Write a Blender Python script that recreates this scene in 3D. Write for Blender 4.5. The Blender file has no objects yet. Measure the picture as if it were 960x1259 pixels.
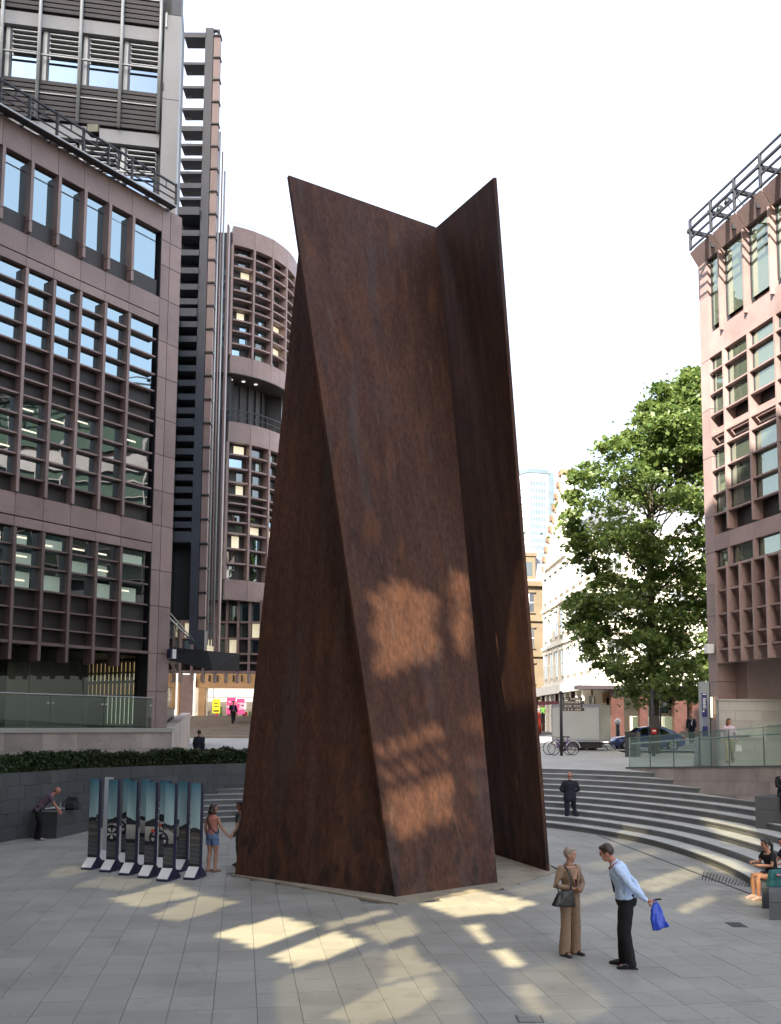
import bpy, bmesh, math, random
import numpy as np
from mathutils import Vector, Matrix
random.seed(7); rng = np.random.default_rng(7)
SC = bpy.context.scene
COL = SC.collection
R = math.radians

# ------------------------------------------------------------------ camera
F, CX, CY, EYE = 1150.0, 480.0, 778.0, 3.57
PITCH, ROLL = math.atan(112 / F), 0.007
CAM = Vector((0, 0, EYE))
_r = Vector((1, 0, 0)); FW = Vector((0, math.cos(PITCH), math.sin(PITCH))); _u = Vector((0, -math.sin(PITCH), math.cos(PITCH)))
CR = _r * math.cos(ROLL) + _u * math.sin(ROLL)
CU = _u * math.cos(ROLL) - _r * math.sin(ROLL)
cam = bpy.data.cameras.new('camera'); camo = bpy.data.objects.new('camera', cam); COL.objects.link(camo)
cam.sensor_fit = 'AUTO'; cam.sensor_width = 36; cam.lens = 36 * F / 1259; cam.shift_y = (CY - 629.5) / 1259
cam.clip_end = 4000; cam.clip_start = 0.1
M3 = Matrix((CR, CU, -FW)).transposed()
camo.matrix_world = Matrix.Translation(CAM) @ M3.to_4x4()
SC.camera = camo

def ray(x, y): return FW + CR * ((x - CX) / F) - CU * ((y - CY) / F)
def G(x, y, z=0.0):
    v = ray(x, y); return CAM + v * ((z - EYE) / v.z)
def D(x, y, Y):
    v = ray(x, y); return CAM + v * (Y / v.y)
def proj(p):
    v = Vector(p) - CAM; w = v.dot(FW); return CX + F * v.dot(CR) / w, CY - F * v.dot(CU) / w, w

# ------------------------------------------------------------------ world, sun, exposure
SUN_EL = R(35); SH = Vector((0.45, 0.893, 0)).normalized()      # SH: the way the light travels over the ground
SUNV = Vector((-SH.x * math.cos(SUN_EL), -SH.y * math.cos(SUN_EL), math.sin(SUN_EL)))
w = bpy.data.worlds.new('World'); SC.world = w; w.use_nodes = True
nt = w.node_tree; bg = nt.nodes['Background']
sky = nt.nodes.new('ShaderNodeTexSky'); sky.sky_type = 'NISHITA'; sky.sun_disc = False
sky.sun_elevation = SUN_EL; sky.sun_rotation = math.atan2(SUNV.x, SUNV.y); sky.dust_density = 4.0; sky.air_density = 1.0; sky.ozone_density = 1.0
# bright summer haze: a pale veil laid evenly over the whole blue sky
veil = nt.nodes.new('ShaderNodeMix'); veil.data_type = 'RGBA'; veil.blend_type = 'ADD'; veil.inputs[0].default_value = 1.0
veil.inputs[7].default_value = (2.4, 2.3, 2.2, 1); nt.links.new(sky.outputs[0], veil.inputs[6])
nt.links.new(veil.outputs[2], bg.inputs[0]); bg.inputs[1].default_value = 0.10
sun = bpy.data.lights.new('sun', 'SUN'); suno = bpy.data.objects.new('sun', sun); COL.objects.link(suno)
sun.energy = 5.0; sun.angle = R(0.42); sun.color = (1.0, 0.95, 0.86)
suno.rotation_euler = SUNV.to_track_quat('Z', 'Y').to_euler(); suno.location = (-30, -40, 60)
SC.view_settings.view_transform = 'Standard'; SC.view_settings.look = 'None'
SC.view_settings.exposure = 1.9; SC.view_settings.gamma = 1.0
SC.cycles.use_denoising = True
SC.cycles.max_bounces = 8; SC.cycles.diffuse_bounces = 4; SC.cycles.glossy_bounces = 4; SC.cycles.transparent_max_bounces = 12
SC.cycles.caustics_reflective = False; SC.cycles.caustics_refractive = False; SC.cycles.sample_clamp_indirect = 6

# ------------------------------------------------------------------ materials
MATS = {}
def mat(name, col, rough=0.7, var=0.15, scale=3.0, bump=0.0, bscale=None, metal=0.0, spec=0.5, col2=None, island=0.0, stretch=(1, 1, 1), detail=6, speck=0.0, stain=0.0):
    if name in MATS: return MATS[name]
    m = bpy.data.materials.new(name); m.use_nodes = True; n = m.node_tree.nodes; l = m.node_tree.links
    b = n['Principled BSDF']; b.inputs['Roughness'].default_value = rough; b.inputs['Metallic'].default_value = metal
    b.inputs['Specular IOR Level'].default_value = spec
    tc = n.new('ShaderNodeNewGeometry'); mp = n.new('ShaderNodeMapping'); mp.inputs['Scale'].default_value = stretch
    l.new(tc.outputs['Position'], mp.inputs[0])
    ns = n.new('ShaderNodeTexNoise'); ns.inputs['Scale'].default_value = scale; ns.inputs['Detail'].default_value = detail
    l.new(mp.outputs[0], ns.inputs['Vector'])
    cr = n.new('ShaderNodeValToRGB')
    c = np.array(col); c2 = np.array(col2) if col2 else c * (1 + var)
    c1 = c if col2 else c * (1 - var)
    cr.color_ramp.elements[0].position = 0.32; cr.color_ramp.elements[1].position = 0.68
    cr.color_ramp.elements[0].color = (*c1, 1); cr.color_ramp.elements[1].color = (*c2, 1)
    l.new(ns.outputs['Fac'], cr.inputs[0]); out = cr.outputs[0]
    if speck > 0:
        n2 = n.new('ShaderNodeTexNoise'); n2.inputs['Scale'].default_value = 55; n2.inputs['Detail'].default_value = 2
        l.new(tc.outputs['Position'], n2.inputs['Vector'])
        mr = n.new('ShaderNodeMapRange'); mr.inputs[1].default_value = .35; mr.inputs[2].default_value = .65; mr.inputs[3].default_value = 1 - speck; mr.inputs[4].default_value = 1 + speck
        l.new(n2.outputs['Fac'], mr.inputs[0])
        mx = n.new('ShaderNodeVectorMath'); mx.operation = 'SCALE'; l.new(out, mx.inputs[0]); l.new(mr.outputs[0], mx.inputs['Scale']); out = mx.outputs[0]
    if stain > 0:
        for sc_s, p0, p1, amt in ((0.22, .42, .62, stain * .6), (1.7, .57, .66, stain), (6.0, .66, .70, stain * 1.5)):
            n3 = n.new('ShaderNodeTexNoise'); n3.inputs['Scale'].default_value = sc_s; n3.inputs['Detail'].default_value = 5; n3.inputs['Distortion'].default_value = .4
            l.new(tc.outputs['Position'], n3.inputs['Vector'])
            mr = n.new('ShaderNodeMapRange'); mr.inputs[1].default_value = p0; mr.inputs[2].default_value = p1; mr.inputs[3].default_value = 1.0; mr.inputs[4].default_value = 1 - amt
            l.new(n3.outputs['Fac'], mr.inputs[0])
            mx = n.new('ShaderNodeVectorMath'); mx.operation = 'SCALE'; l.new(out, mx.inputs[0]); l.new(mr.outputs[0], mx.inputs['Scale']); out = mx.outputs[0]
    if island > 0:
        g = n.new('ShaderNodeNewGeometry'); oi = n.new('ShaderNodeObjectInfo')
        ad = n.new('ShaderNodeMath'); ad.operation = 'ADD'; l.new(g.outputs['Random Per Island'], ad.inputs[0]); l.new(oi.outputs['Random'], ad.inputs[1])
        fr = n.new('ShaderNodeMath'); fr.operation = 'FRACT'; l.new(ad.outputs[0], fr.inputs[0])
        mr = n.new('ShaderNodeMapRange'); mr.inputs[3].default_value = 1 - island; mr.inputs[4].default_value = 1 + island
        l.new(fr.outputs[0], mr.inputs[0])
        mx = n.new('ShaderNodeVectorMath'); mx.operation = 'SCALE'; l.new(out, mx.inputs[0]); l.new(mr.outputs[0], mx.inputs['Scale']); out = mx.outputs[0]
    l.new(out, b.inputs['Base Color'])
    if bump > 0:
        nb = n.new('ShaderNodeTexNoise'); nb.inputs['Scale'].default_value = bscale or scale * 4; nb.inputs['Detail'].default_value = 4
        l.new(mp.outputs[0], nb.inputs['Vector'])
        bp = n.new('ShaderNodeBump'); bp.inputs['Strength'].default_value = bump; bp.inputs['Distance'].default_value = 0.02
        l.new(nb.outputs['Fac'], bp.inputs['Height']); l.new(bp.outputs[0], b.inputs['Normal'])
    MATS[name] = m; return m

def emit(name, col, strength):
    if name in MATS: return MATS[name]
    m = bpy.data.materials.new(name); m.use_nodes = True; b = m.node_tree.nodes['Principled BSDF']
    b.inputs['Base Color'].default_value = (*col, 1); b.inputs['Emission Color'].default_value = (*col, 1); b.inputs['Emission Strength'].default_value = strength
    MATS[name] = m; return m

def glass(name, tint, refl=0.45, dark=(0.01, 0.013, 0.012), rough=0.01, wav=0.012, through=0.0, thr_col=(0.7, 0.8, 0.75), rmax=1.0):
    """coated window glass: mirror over a dark room, optionally partly see-through"""
    if name in MATS: return MATS[name]
    m = bpy.data.materials.new(name); m.use_nodes = True; n = m.node_tree.nodes; l = m.node_tree.links
    n.clear(); o = n.new('ShaderNodeOutputMaterial')
    gl = n.new('ShaderNodeBsdfGlossy'); gl.inputs['Color'].default_value = (*tint, 1); gl.inputs['Roughness'].default_value = rough
    if wav > 0:
        tc = n.new('ShaderNodeTexCoord'); nb = n.new('ShaderNodeTexNoise'); nb.inputs['Scale'].default_value = 0.9; nb.inputs['Detail'].default_value = 1
        l.new(tc.outputs['Object'], nb.inputs['Vector'])
        bp = n.new('ShaderNodeBump'); bp.inputs['Strength'].default_value = wav * 10; bp.inputs['Distance'].default_value = 0.05
        l.new(nb.outputs['Fac'], bp.inputs['Height']); l.new(bp.outputs[0], gl.inputs['Normal'])
    df = n.new('ShaderNodeBsdfDiffuse'); df.inputs['Color'].default_value = (*dark, 1)
    base = df
    if through > 0:
        tr = n.new('ShaderNodeBsdfTransparent'); tr.inputs['Color'].default_value = (*thr_col, 1)
        m1 = n.new('ShaderNodeMixShader'); m1.inputs[0].default_value = through
        l.new(df.outputs[0], m1.inputs[1]); l.new(tr.outputs[0], m1.inputs[2]); base = m1
    lw = n.new('ShaderNodeLayerWeight'); lw.inputs['Blend'].default_value = 0.25
    mr = n.new('ShaderNodeMapRange'); mr.inputs[3].default_value = refl; mr.inputs[4].default_value = rmax
    l.new(lw.outputs['Fresnel'], mr.inputs[0])
    ge = n.new('ShaderNodeNewGeometry'); sb_ = n.new('ShaderNodeMath'); sb_.operation = 'SUBTRACT'; sb_.inputs[0].default_value = 1.0; l.new(ge.outputs['Backfacing'], sb_.inputs[1])
    ml = n.new('ShaderNodeMath'); ml.operation = 'MULTIPLY'; l.new(mr.outputs[0], ml.inputs[0]); l.new(sb_.outputs[0], ml.inputs[1])
    mx = n.new('ShaderNodeMixShader'); l.new(ml.outputs[0], mx.inputs[0]); l.new(base.outputs[0], mx.inputs[1]); l.new(gl.outputs[0], mx.inputs[2])
    l.new(mx.outputs[0], o.inputs[0]); MATS[name] = m; return m

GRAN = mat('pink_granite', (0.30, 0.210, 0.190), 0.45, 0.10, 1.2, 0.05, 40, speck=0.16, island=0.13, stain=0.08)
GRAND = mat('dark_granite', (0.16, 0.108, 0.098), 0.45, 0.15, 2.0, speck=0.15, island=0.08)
SAND = mat('sandstone', (0.40, 0.335, 0.30), 0.75, 0.18, 0.9, 0.15, 20, speck=0.14, island=0.16, stain=0.12)
LIME = mat('grey_limestone', (0.36, 0.345, 0.31), 0.75, 0.10, 1.0, 0.1, 20, speck=0.1, island=0.10)
PAVE = mat('paving_stone', (0.275, 0.270, 0.242), 0.62, 0.10, 0.7, 0.10, 60, speck=0.15, island=0.075, stain=0.13)
JOINT = mat('joint_mortar', (0.175, 0.175, 0.165), 0.9, 0.2, 3)
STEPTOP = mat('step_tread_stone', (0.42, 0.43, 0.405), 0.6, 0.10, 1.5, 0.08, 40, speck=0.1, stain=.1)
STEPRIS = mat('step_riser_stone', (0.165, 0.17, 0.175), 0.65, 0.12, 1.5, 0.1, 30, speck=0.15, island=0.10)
DGRAN = mat('charcoal_granite', (0.072, 0.077, 0.080), 0.6, 0.16, 1.3, 0.1, 30, speck=0.15, island=0.12)
DSTEEL = mat('dark_steel', (0.022, 0.023, 0.028), 0.45, 0.2, 2)
BLUESTEEL = mat('blue_grey_steel', (0.055, 0.062, 0.078), 0.45, 0.15, 1)
ALU = mat('pale_aluminium', (0.42, 0.43, 0.42), 0.4, 0.08, 1, metal=0.3)
GREYPANEL = mat('grey_cladding', (0.33, 0.33, 0.33), 0.45, 0.08, 0.4)
LOUV = mat('dark_louvre', (0.05, 0.042, 0.042), 0.5, 0.12, 1)
BRONZE = mat('bronze_panel', (0.035, 0.03, 0.028), 0.5, 0.15, 1)
ASPH = mat('asphalt', (0.05, 0.05, 0.05), 0.85, 0.2, 3, 0.3, 60)
SLABW = mat('pale_pavement', (0.33, 0.32, 0.30), 0.8, 0.1, 0.6, speck=0.1, island=0.06)
BLACKM = mat('black_plastic', (0.015, 0.015, 0.017), 0.5, 0.2, 3)
RUBBER = mat('tyre_rubber', (0.018, 0.018, 0.018), 0.8, 0.2, 5)
WHITEP = mat('white_paint', (0.72, 0.72, 0.70), 0.5, 0.05, 2)
WHITEM = mat('white_metal', (0.62, 0.63, 0.66), 0.4, 0.05, 2)
NAVY = mat('navy_paint', (0.02, 0.022, 0.06), 0.45, 0.1, 2)
GL_S = glass('sky_blue_glass', (0.50, 0.70, 1.0), 0.24, dark=(0.012, 0.016, 0.014))
GL_W = glass('pale_window', (0.85, 0.9, 0.95), 0.6, dark=(0.1, 0.1, 0.1))
GL_L = glass('blue_mirror_glass', (0.64, 0.85, 0.94), 0.50, dark=(0.012, 0.016, 0.014))
GL_R = glass('green_window_glass', (0.75, 0.85, 0.75), 0.30, dark=(0.085, 0.10, 0.07))
GL_D = glass('dark_window_glass', (0.8, 0.85, 0.85), 0.22, dark=(0.01, 0.012, 0.012))
GL_T = glass('clear_glass', (0.9, 1.0, 0.95), 0.05, dark=(0.25, 0.36, 0.31), wav=0, through=0.86, thr_col=(0.86, 0.92, 0.89), rmax=0.22)
GL_G = glass('ground_floor_glass', (0.85, 0.95, 0.9), 0.035, dark=(0.012, 0.015, 0.013), wav=0.004, through=0.85, thr_col=(0.75, 0.78, 0.70), rmax=0.2)
GL_B = glass('guard_glass', (0.85, 0.95, 0.9), 0.04, dark=(0.03, 0.045, 0.04), wav=0, through=0.90, thr_col=(0.80, 0.87, 0.83), rmax=0.15)

# rusted steel for the sculpture: streaks run down the plate
def rust():
    m = bpy.data.materials.new('weathered_steel'); m.use_nodes = True; n = m.node_tree.nodes; l = m.node_tree.links
    b = n['Principled BSDF']; tc = n.new('ShaderNodeTexCoord')
    def noise(sc, st, det=8, dist=0.0):
        mp = n.new('ShaderNodeMapping'); mp.inputs['Scale'].default_value = st; l.new(tc.outputs['Object'], mp.inputs[0])
        k = n.new('ShaderNodeTexNoise'); k.inputs['Scale'].default_value = sc; k.inputs['Detail'].default_value = det; k.inputs['Distortion'].default_value = dist
        l.new(mp.outputs[0], k.inputs['Vector']); return k.outputs['Fac']
    def ramp(f, p0, c0, p1, c1):
        r = n.new('ShaderNodeValToRGB'); r.color_ramp.elements[0].position = p0; r.color_ramp.elements[1].position = p1
        r.color_ramp.elements[0].color = (*c0, 1); r.color_ramp.elements[1].color = (*c1, 1); l.new(f, r.inputs[0]); return r.outputs[0]
    def mix(f, a, c, mode='MIX'):
        x = n.new('ShaderNodeMix'); x.data_type = 'RGBA'; x.blend_type = mode
        if isinstance(f, float): x.inputs[0].default_value = f
        else: l.new(f, x.inputs[0])
        l.new(a, x.inputs[6])
        if isinstance(c, tuple): x.inputs[7].default_value = (*c, 1)
        else: l.new(c, x.inputs[7])
        return x.outputs[2]
    big = ramp(noise(0.35, (1, 1, 0.4), 5), .3, (0.062, 0.0315, 0.0235), .7, (0.088, 0.0425, 0.0305))
    mott = ramp(noise(14, (1, 1, 0.45), 12, .1), .32, (0.74, 0.72, 0.72), .68, (1.26, 1.23, 1.20))
    c = mix(1.0, big, mott, 'MULTIPLY')
    streak = ramp(noise(3.2, (1, 1, 0.018), 4), .36, (0.84, 0.82, 0.83), .64, (1.14, 1.12, 1.10))
    c = mix(1.0, c, streak, 'MULTIPLY')
    pat = ramp(noise(1.9, (1, 1, 0.35), 13, .5), .56, (0, 0, 0), .80, (.6, .6, .6))
    c = mix(pat, c, (0.175, 0.070, 0.032))
    run = ramp(noise(8.0, (1, 1, 0.022), 4, .1), .63, (0, 0, 0), .74, (.38, .38, .38))
    c = mix(run, c, (0.105, 0.085, 0.080))
    drk = ramp(noise(6.0, (1, 1, 0.03), 5, .1), .62, (0, 0, 0), .72, (.45, .45, .45))
    c = mix(drk, c, (0.030, 0.020, 0.018))
    blu = ramp(noise(0.9, (1.4, 1.4, 0.16), 10, .4), .58, (0, 0, 0), .76, (.55, .55, .55))
    c = mix(blu, c, (0.076, 0.072, 0.078))
    blk = ramp(noise(4.0, (1.2, 1.2, 0.4), 10, .25), .66, (0, 0, 0), .73, (.6, .6, .6))
    c = mix(blk, c, (0.022, 0.016, 0.015))
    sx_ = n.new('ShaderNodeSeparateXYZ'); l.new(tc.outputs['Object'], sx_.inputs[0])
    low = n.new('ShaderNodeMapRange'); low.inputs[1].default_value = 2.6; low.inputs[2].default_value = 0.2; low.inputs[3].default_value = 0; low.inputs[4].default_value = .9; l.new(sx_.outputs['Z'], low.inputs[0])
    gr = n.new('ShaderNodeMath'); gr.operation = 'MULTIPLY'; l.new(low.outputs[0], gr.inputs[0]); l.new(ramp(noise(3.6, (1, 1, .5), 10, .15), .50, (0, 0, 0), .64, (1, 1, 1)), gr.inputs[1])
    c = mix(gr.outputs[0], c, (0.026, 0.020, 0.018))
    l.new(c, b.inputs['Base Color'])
    rr = ramp(noise(3, (1, 1, .2), 6), .3, (.58, .58, .58), .7, (.80, .80, .80)); l.new(rr, b.inputs['Roughness'])
    b.inputs['Specular IOR Level'].default_value = 0.18
    bp = n.new('ShaderNodeBump'); bp.inputs['Strength'].default_value = 0.25; bp.inputs['Distance'].default_value = 0.01
    l.new(noise(14, (1, 1, .6), 6), bp.inputs['Height']); l.new(bp.outputs[0], b.inputs['Normal'])
    return m
RUST = rust()

def leafmat(name, a, c, trans=0.35):
    m = bpy.data.materials.new(name); m.use_nodes = True; n = m.node_tree.nodes; l = m.node_tree.links; n.clear()
    o = n.new('ShaderNodeOutputMaterial'); g = n.new('ShaderNodeNewGeometry')
    r = n.new('ShaderNodeValToRGB'); r.color_ramp.elements[0].color = (*a, 1); r.color_ramp.elements[1].color = (*c, 1)
    l.new(g.outputs['Random Per Island'], r.inputs[0])
    d = n.new('ShaderNodeBsdfPrincipled'); d.inputs['Roughness'].default_value = 0.5; l.new(r.outputs[0], d.inputs['Base Color'])
    t = n.new('ShaderNodeBsdfTranslucent'); l.new(r.outputs[0], t.inputs['Color'])
    x = n.new('ShaderNodeMixShader'); x.inputs[0].default_value = trans
    l.new(d.outputs[0], x.inputs[1]); l.new(t.outputs[0], x.inputs[2]); l.new(x.outputs[0], o.inputs[0]); return m
LEAF = leafmat('plane_leaf', (0.075, 0.135, 0.034), (0.205, 0.26, 0.065), .5)
HEDGE = leafmat('hedge_leaf', (0.02, 0.04, 0.012), (0.045, 0.075, 0.02), 0.15)
BARK = mat('bark', (0.07, 0.055, 0.04), 0.9, 0.4, 4, 0.6, 12)

# ------------------------------------------------------------------ mesh helpers
class MB:
    def __init__(s): s.v = []; s.f = []; s.mi = []; s.cur = 0
    def add(s, vs, fs):
        k = len(s.v); s.v += [tuple(p) for p in vs]; s.f += [tuple(k + i for i in f) for f in fs]; s.mi += [s.cur] * len(fs); return s
    def hexa(s, p):                       # 8 points: bottom 0-3, top 4-7
        return s.add(p, [(3, 2, 1, 0), (4, 5, 6, 7), (0, 1, 5, 4), (1, 2, 6, 5), (2, 3, 7, 6), (3, 0, 4, 7)])
    def box(s, x0, x1, y0, y1, z0, z1):
        return s.hexa([(x0, y0, z0), (x1, y0, z0), (x1, y1, z0), (x0, y1, z0), (x0, y0, z1), (x1, y0, z1), (x1, y1, z1), (x0, y1, z1)])
    def prism(s, poly, z0, z1):           # poly counter-clockwise [(x,y)]
        n = len(poly); s.add([(x, y, z0) for x, y in poly] + [(x, y, z1) for x, y in poly],
              [tuple(range(n - 1, -1, -1)), tuple(range(n, 2 * n))] + [(i, (i + 1) % n, n + (i + 1) % n, n + i) for i in range(n)]); return s
    def tube(s, pts, r, n=6, caps=True):
        pts = [Vector(p) for p in pts]; rs = r if isinstance(r, (list, tuple)) else [r] * len(pts)
        k = len(s.v); up0 = None
        for i, p in enumerate(pts):
            t = (pts[min(i + 1, len(pts) - 1)] - pts[max(i - 1, 0)]).normalized()
            if up0 is None: up0 = Vector((0, 0, 1)) if abs(t.z) < .9 else Vector((1, 0, 0))
            a = t.cross(up0).normalized(); b = a.cross(t).normalized(); up0 = b
            for j in range(n):
                q = 2 * math.pi * j / n; s.v.append(tuple(p + (a * math.cos(q) + b * math.sin(q)) * rs[i]))
        m = len(pts)
        for i in range(m - 1):
            for j in range(n):
                s.f.append((k + i * n + j, k + i * n + (j + 1) % n, k + (i + 1) * n + (j + 1) % n, k + (i + 1) * n + j)); s.mi.append(s.cur)
        if caps:
            s.f.append(tuple(k + j for j in range(n - 1, -1, -1))); s.f.append(tuple(k + (m - 1) * n + j for j in range(n))); s.mi += [s.cur] * 2
        return s
    def bar(s, a, b, w, h=None, up=(0, 0, 1)):
        a = Vector(a); b = Vector(b); h = h or w; t = (b - a).normalized(); up = Vector(up)
        if abs(t.dot(up)) > .98: up = Vector((1, 0, 0))
        x = t.cross(up).normalized() * (w / 2); y = x.cross(t).normalized() * (h / 2)
        return s.hexa([a - x - y, a + x - y, b + x - y, b - x - y, a - x + y, a + x + y, b + x + y, b - x + y])
    def ell(s, c, r, nu=12, nv=8, rot=None):
        c = Vector(c); k = len(s.v)
        for i in range(nv + 1):
            th = math.pi * i / nv
            for j in range(nu):
                ph = 2 * math.pi * j / nu; p = Vector((r[0] * math.sin(th) * math.cos(ph), r[1] * math.sin(th) * math.sin(ph), r[2] * math.cos(th)))
                if rot: p = rot @ p
                s.v.append(tuple(c + p))
        for i in range(nv):
            for j in range(nu):
                s.f.append((k + i * nu + j, k + (i + 1) * nu + j, k + (i + 1) * nu + (j + 1) % nu, k + i * nu + (j + 1) % nu)); s.mi.append(s.cur)
        return s
    def loft(s, rings, n=14):             # rings: (centre, xdir, ydir, rx, ry)
        k = len(s.v)
        for c, xd, yd, rx, ry in rings:
            c = Vector(c); xd = Vector(xd); yd = Vector(yd)
            for j in range(n):
                q = 2 * math.pi * j / n; s.v.append(tuple(c + xd * (rx * math.cos(q)) + yd * (ry * math.sin(q))))
        m = len(rings)
        for i in range(m - 1):
            for j in range(n):
                s.f.append((k + i * n + j, k + i * n + (j + 1) % n, k + (i + 1) * n + (j + 1) % n, k + (i + 1) * n + j)); s.mi.append(s.cur)
        s.f.append(tuple(k + j for j in range(n - 1, -1, -1))); s.f.append(tuple(k + (m - 1) * n + j for j in range(n))); s.mi += [s.cur] * 2
        return s
    def mesh(s, name, mats, smooth=False):
        me = bpy.data.meshes.new(name); me.from_pydata(s.v, [], s.f)
        for q in (mats if isinstance(mats, (list, tuple)) else [mats]): me.materials.append(q)
        if isinstance(mats, (list, tuple)) and len(mats) > 1: me.polygons.foreach_set('material_index', s.mi)
        if smooth: me.polygons.foreach_set('use_smooth', [True] * len(me.polygons))
        me.update(); return me
    def build(s, name, mats, parent=None, smooth=False, local=False):
        return link(name, s.mesh(name, mats, smooth), parent, local)

def WM(o):
    m = Matrix.LocRotScale(o.location, o.rotation_euler, o.scale)
    return (WM(o.parent) @ o.matrix_parent_inverse @ m) if o.parent else m
def link(name, me, parent=None, local=False):
    o = bpy.data.objects.new(name, me); COL.objects.link(o)
    if parent:
        o.parent = parent
        if not local: o.matrix_parent_inverse = WM(parent).inverted()
    return o
def tag(o, label=None, cat=None, group=None, kind=None):
    if label: o['label'] = label
    if cat: o['category'] = cat
    if group: o['group'] = group
    if kind: o['kind'] = kind
    return o
def thing(name, label, cat, loc=(0, 0, 0), rz=0.0, group=None):
    o = bpy.data.objects.new(name, None); COL.objects.link(o); o.location = loc; o.rotation_euler = (0, 0, rz); o.empty_display_size = .3
    return tag(o, label, cat, group)
def copy_tree(o, parent=None):
    c = o.copy(); COL.objects.link(c)
    if parent: c.parent = parent
    for ch in list(o.children): copy_tree(ch, c)
    return c
def struct(o): o['kind'] = 'structure'; return o

class Frame:
    """a facade plane: u along it, n outward, z up"""
    def __init__(s, A, U):
        s.A = Vector(A); s.U = Vector((U[0], U[1], 0)).normalized(); s.n = Vector((s.U.y, -s.U.x, 0)); s.A.z = 0
    def uz(s, x, y):
        v = ray(x, y); p = CAM + v * ((s.A - CAM).dot(s.n) / v.dot(s.n)); return (p - s.A).dot(s.U), p.z
    def pt(s, u, z, d=0): p = s.A + s.U * u + s.n * d; return Vector((p.x, p.y, z))
    def box(s, mb, u0, u1, z0, z1, d0, d1):
        return mb.hexa([s.pt(u0, z0, d1), s.pt(u1, z0, d1), s.pt(u1, z0, d0), s.pt(u0, z0, d0), s.pt(u0, z1, d1), s.pt(u1, z1, d1), s.pt(u1, z1, d0), s.pt(u0, z1, d0)])
    def piece(s, name, m, parent, u0, u1, z0, z1, d0, d1, label=None):
        o = s.box(MB(), u0, u1, z0, z1, d0, d1).build(name, m, parent)
        if label: o['label'] = label
        return o

def TZ(Y): return float(np.interp(Y, [40, 47, 55, 62, 85, 110, 300], [1.82, 2.05, 2.20, 2.25, 2.9, 3.3, 3.6]))

# =================================================================== GROUND
o = MB().add([(-900, -300, -.30), (900, -300, -.30), (900, 1500, -.30), (-900, 1500, -.30)], [(0, 1, 2, 3)]).build('ground', ASPH); struct(o)

def smooth_curve(pts, n=60):
    P = [Vector(p) for p in pts]; out = []
    P = [P[0] * 2 - P[1]] + P + [P[-1] * 2 - P[-2]]
    seg = len(P) - 3
    for i in range(seg):
        a, b, c, d = P[i:i + 4]
        for k in range(n // seg):
            t = k / (n // seg); out.append(0.5 * ((2 * b) + (c - a) * t + (2 * a - 5 * b + 4 * c - d) * t * t + (3 * b - a - 3 * c + d) * t ** 3))
    out.append(P[-2]); return out
RC = smooth_curve([(-1.0, 35.3, 0), (1.5, 35.0, 0), G(600, 1013), G(668, 1017), G(740, 1027), G(807, 1041), G(873, 1063), G(918, 1085), Vector((7.95, 20.2, 0)), Vector((7.2, 17.6, 0))], 90)
LC = smooth_curve([Vector((-9.5, 19, 0)), Vector((-11.2, 24.5, 0)), G(0, 1036), G(60, 1027), Vector((-10.35, 31.3, 0)), Vector((-8.4, 33.9, 0)), Vector((-7.0, 35.3, 0)), Vector((-5.6, 36.4, 0)), Vector((-1.5, 38.2, 0))], 72)
def offs(C, w):
    out = []
    for i, p in enumerate(C):
        t = (C[min(i + 1, len(C) - 1)] - C[max(i - 1, 0)]).normalized(); out.append(p + Vector((-t.y, t.x, 0)) * w)
    return out
def inside(x, y, poly):
    c = False; j = len(poly) - 1
    for i in range(len(poly)):
        xi, yi = poly[i]; xj, yj = poly[j]
        if (yi > y) != (yj > y) and x < (xj - xi) * (y - yi) / (yj - yi) + xi: c = not c
        j = i
    return c
PLZ = [(p.x, p.y) for p in LC] + [(p.x, p.y) for p in RC] + [(9, 9), (6, 6), (-6, 6), (-9, 12)]
plaza = MB().add([(-14, 5, -.034), (12, 5, -.034), (12, 40, -.034), (-14, 40, -.034)], [(0, 1, 2, 3)]).build('plaza', JOINT); struct(plaza)
a1 = math.atan2(0.156, 0.988); ax = Vector((math.cos(a1), math.sin(a1), 0)); ay = Vector((-ax.y, ax.x, 0))
PLINTH = [G(284, 1077), G(489, 1113), G(622, 1091), G(684, 1073), G(640, 1030), Vector((-1.5, 27, 0))]
plinth_poly = [(p.x, p.y) for p in PLINTH]
SW, SD = 0.545, 0.60
cells = []
for j in range(-4, 70):
    off = 0.0 if j % 2 else 0.0
    for i in range(-40, 40):
        c = ax * (i * SW + off) + ay * (j * SD + 6); 
        if not inside(c.x, c.y, PLZ) or inside(c.x, c.y, plinth_poly): continue
        x, y, wd = proj((c.x, c.y, 0)); cells.append((y if (-20 < x < 980 and y < 1275) else -y, c))
cells.sort(key=lambda q: -q[0])
def slab(mb, c, g=0.0032, h=0.0, e=0.0):
    a = ax * (SW / 2 - g); b = ay * (SD / 2 - g); c = Vector((c.x, c.y, 0)); top = Vector((0, 0, h)); bot = Vector((0, 0, -.032))
    k = [c - a - b, c + a - b, c + a + b, c - a + b]
    return mb.hexa([p + bot for p in k] + [p + top for p in k])
sm = [slab(MB(), Vector((0, 0, 0))).mesh('paving_slab', PAVE)]
rest = MB()
for n_, (yy, c) in enumerate(cells):
    dz = random.uniform(-.0012, .0012)
    if n_ < 300:
        s_ = link('paving_slab', sm[0], plaza); s_.location = (c.x, c.y, dz)
    else: slab(rest, c, h=dz)
o = rest.build('paving_field', PAVE, plaza); o['kind'] = 'stuff'
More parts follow.
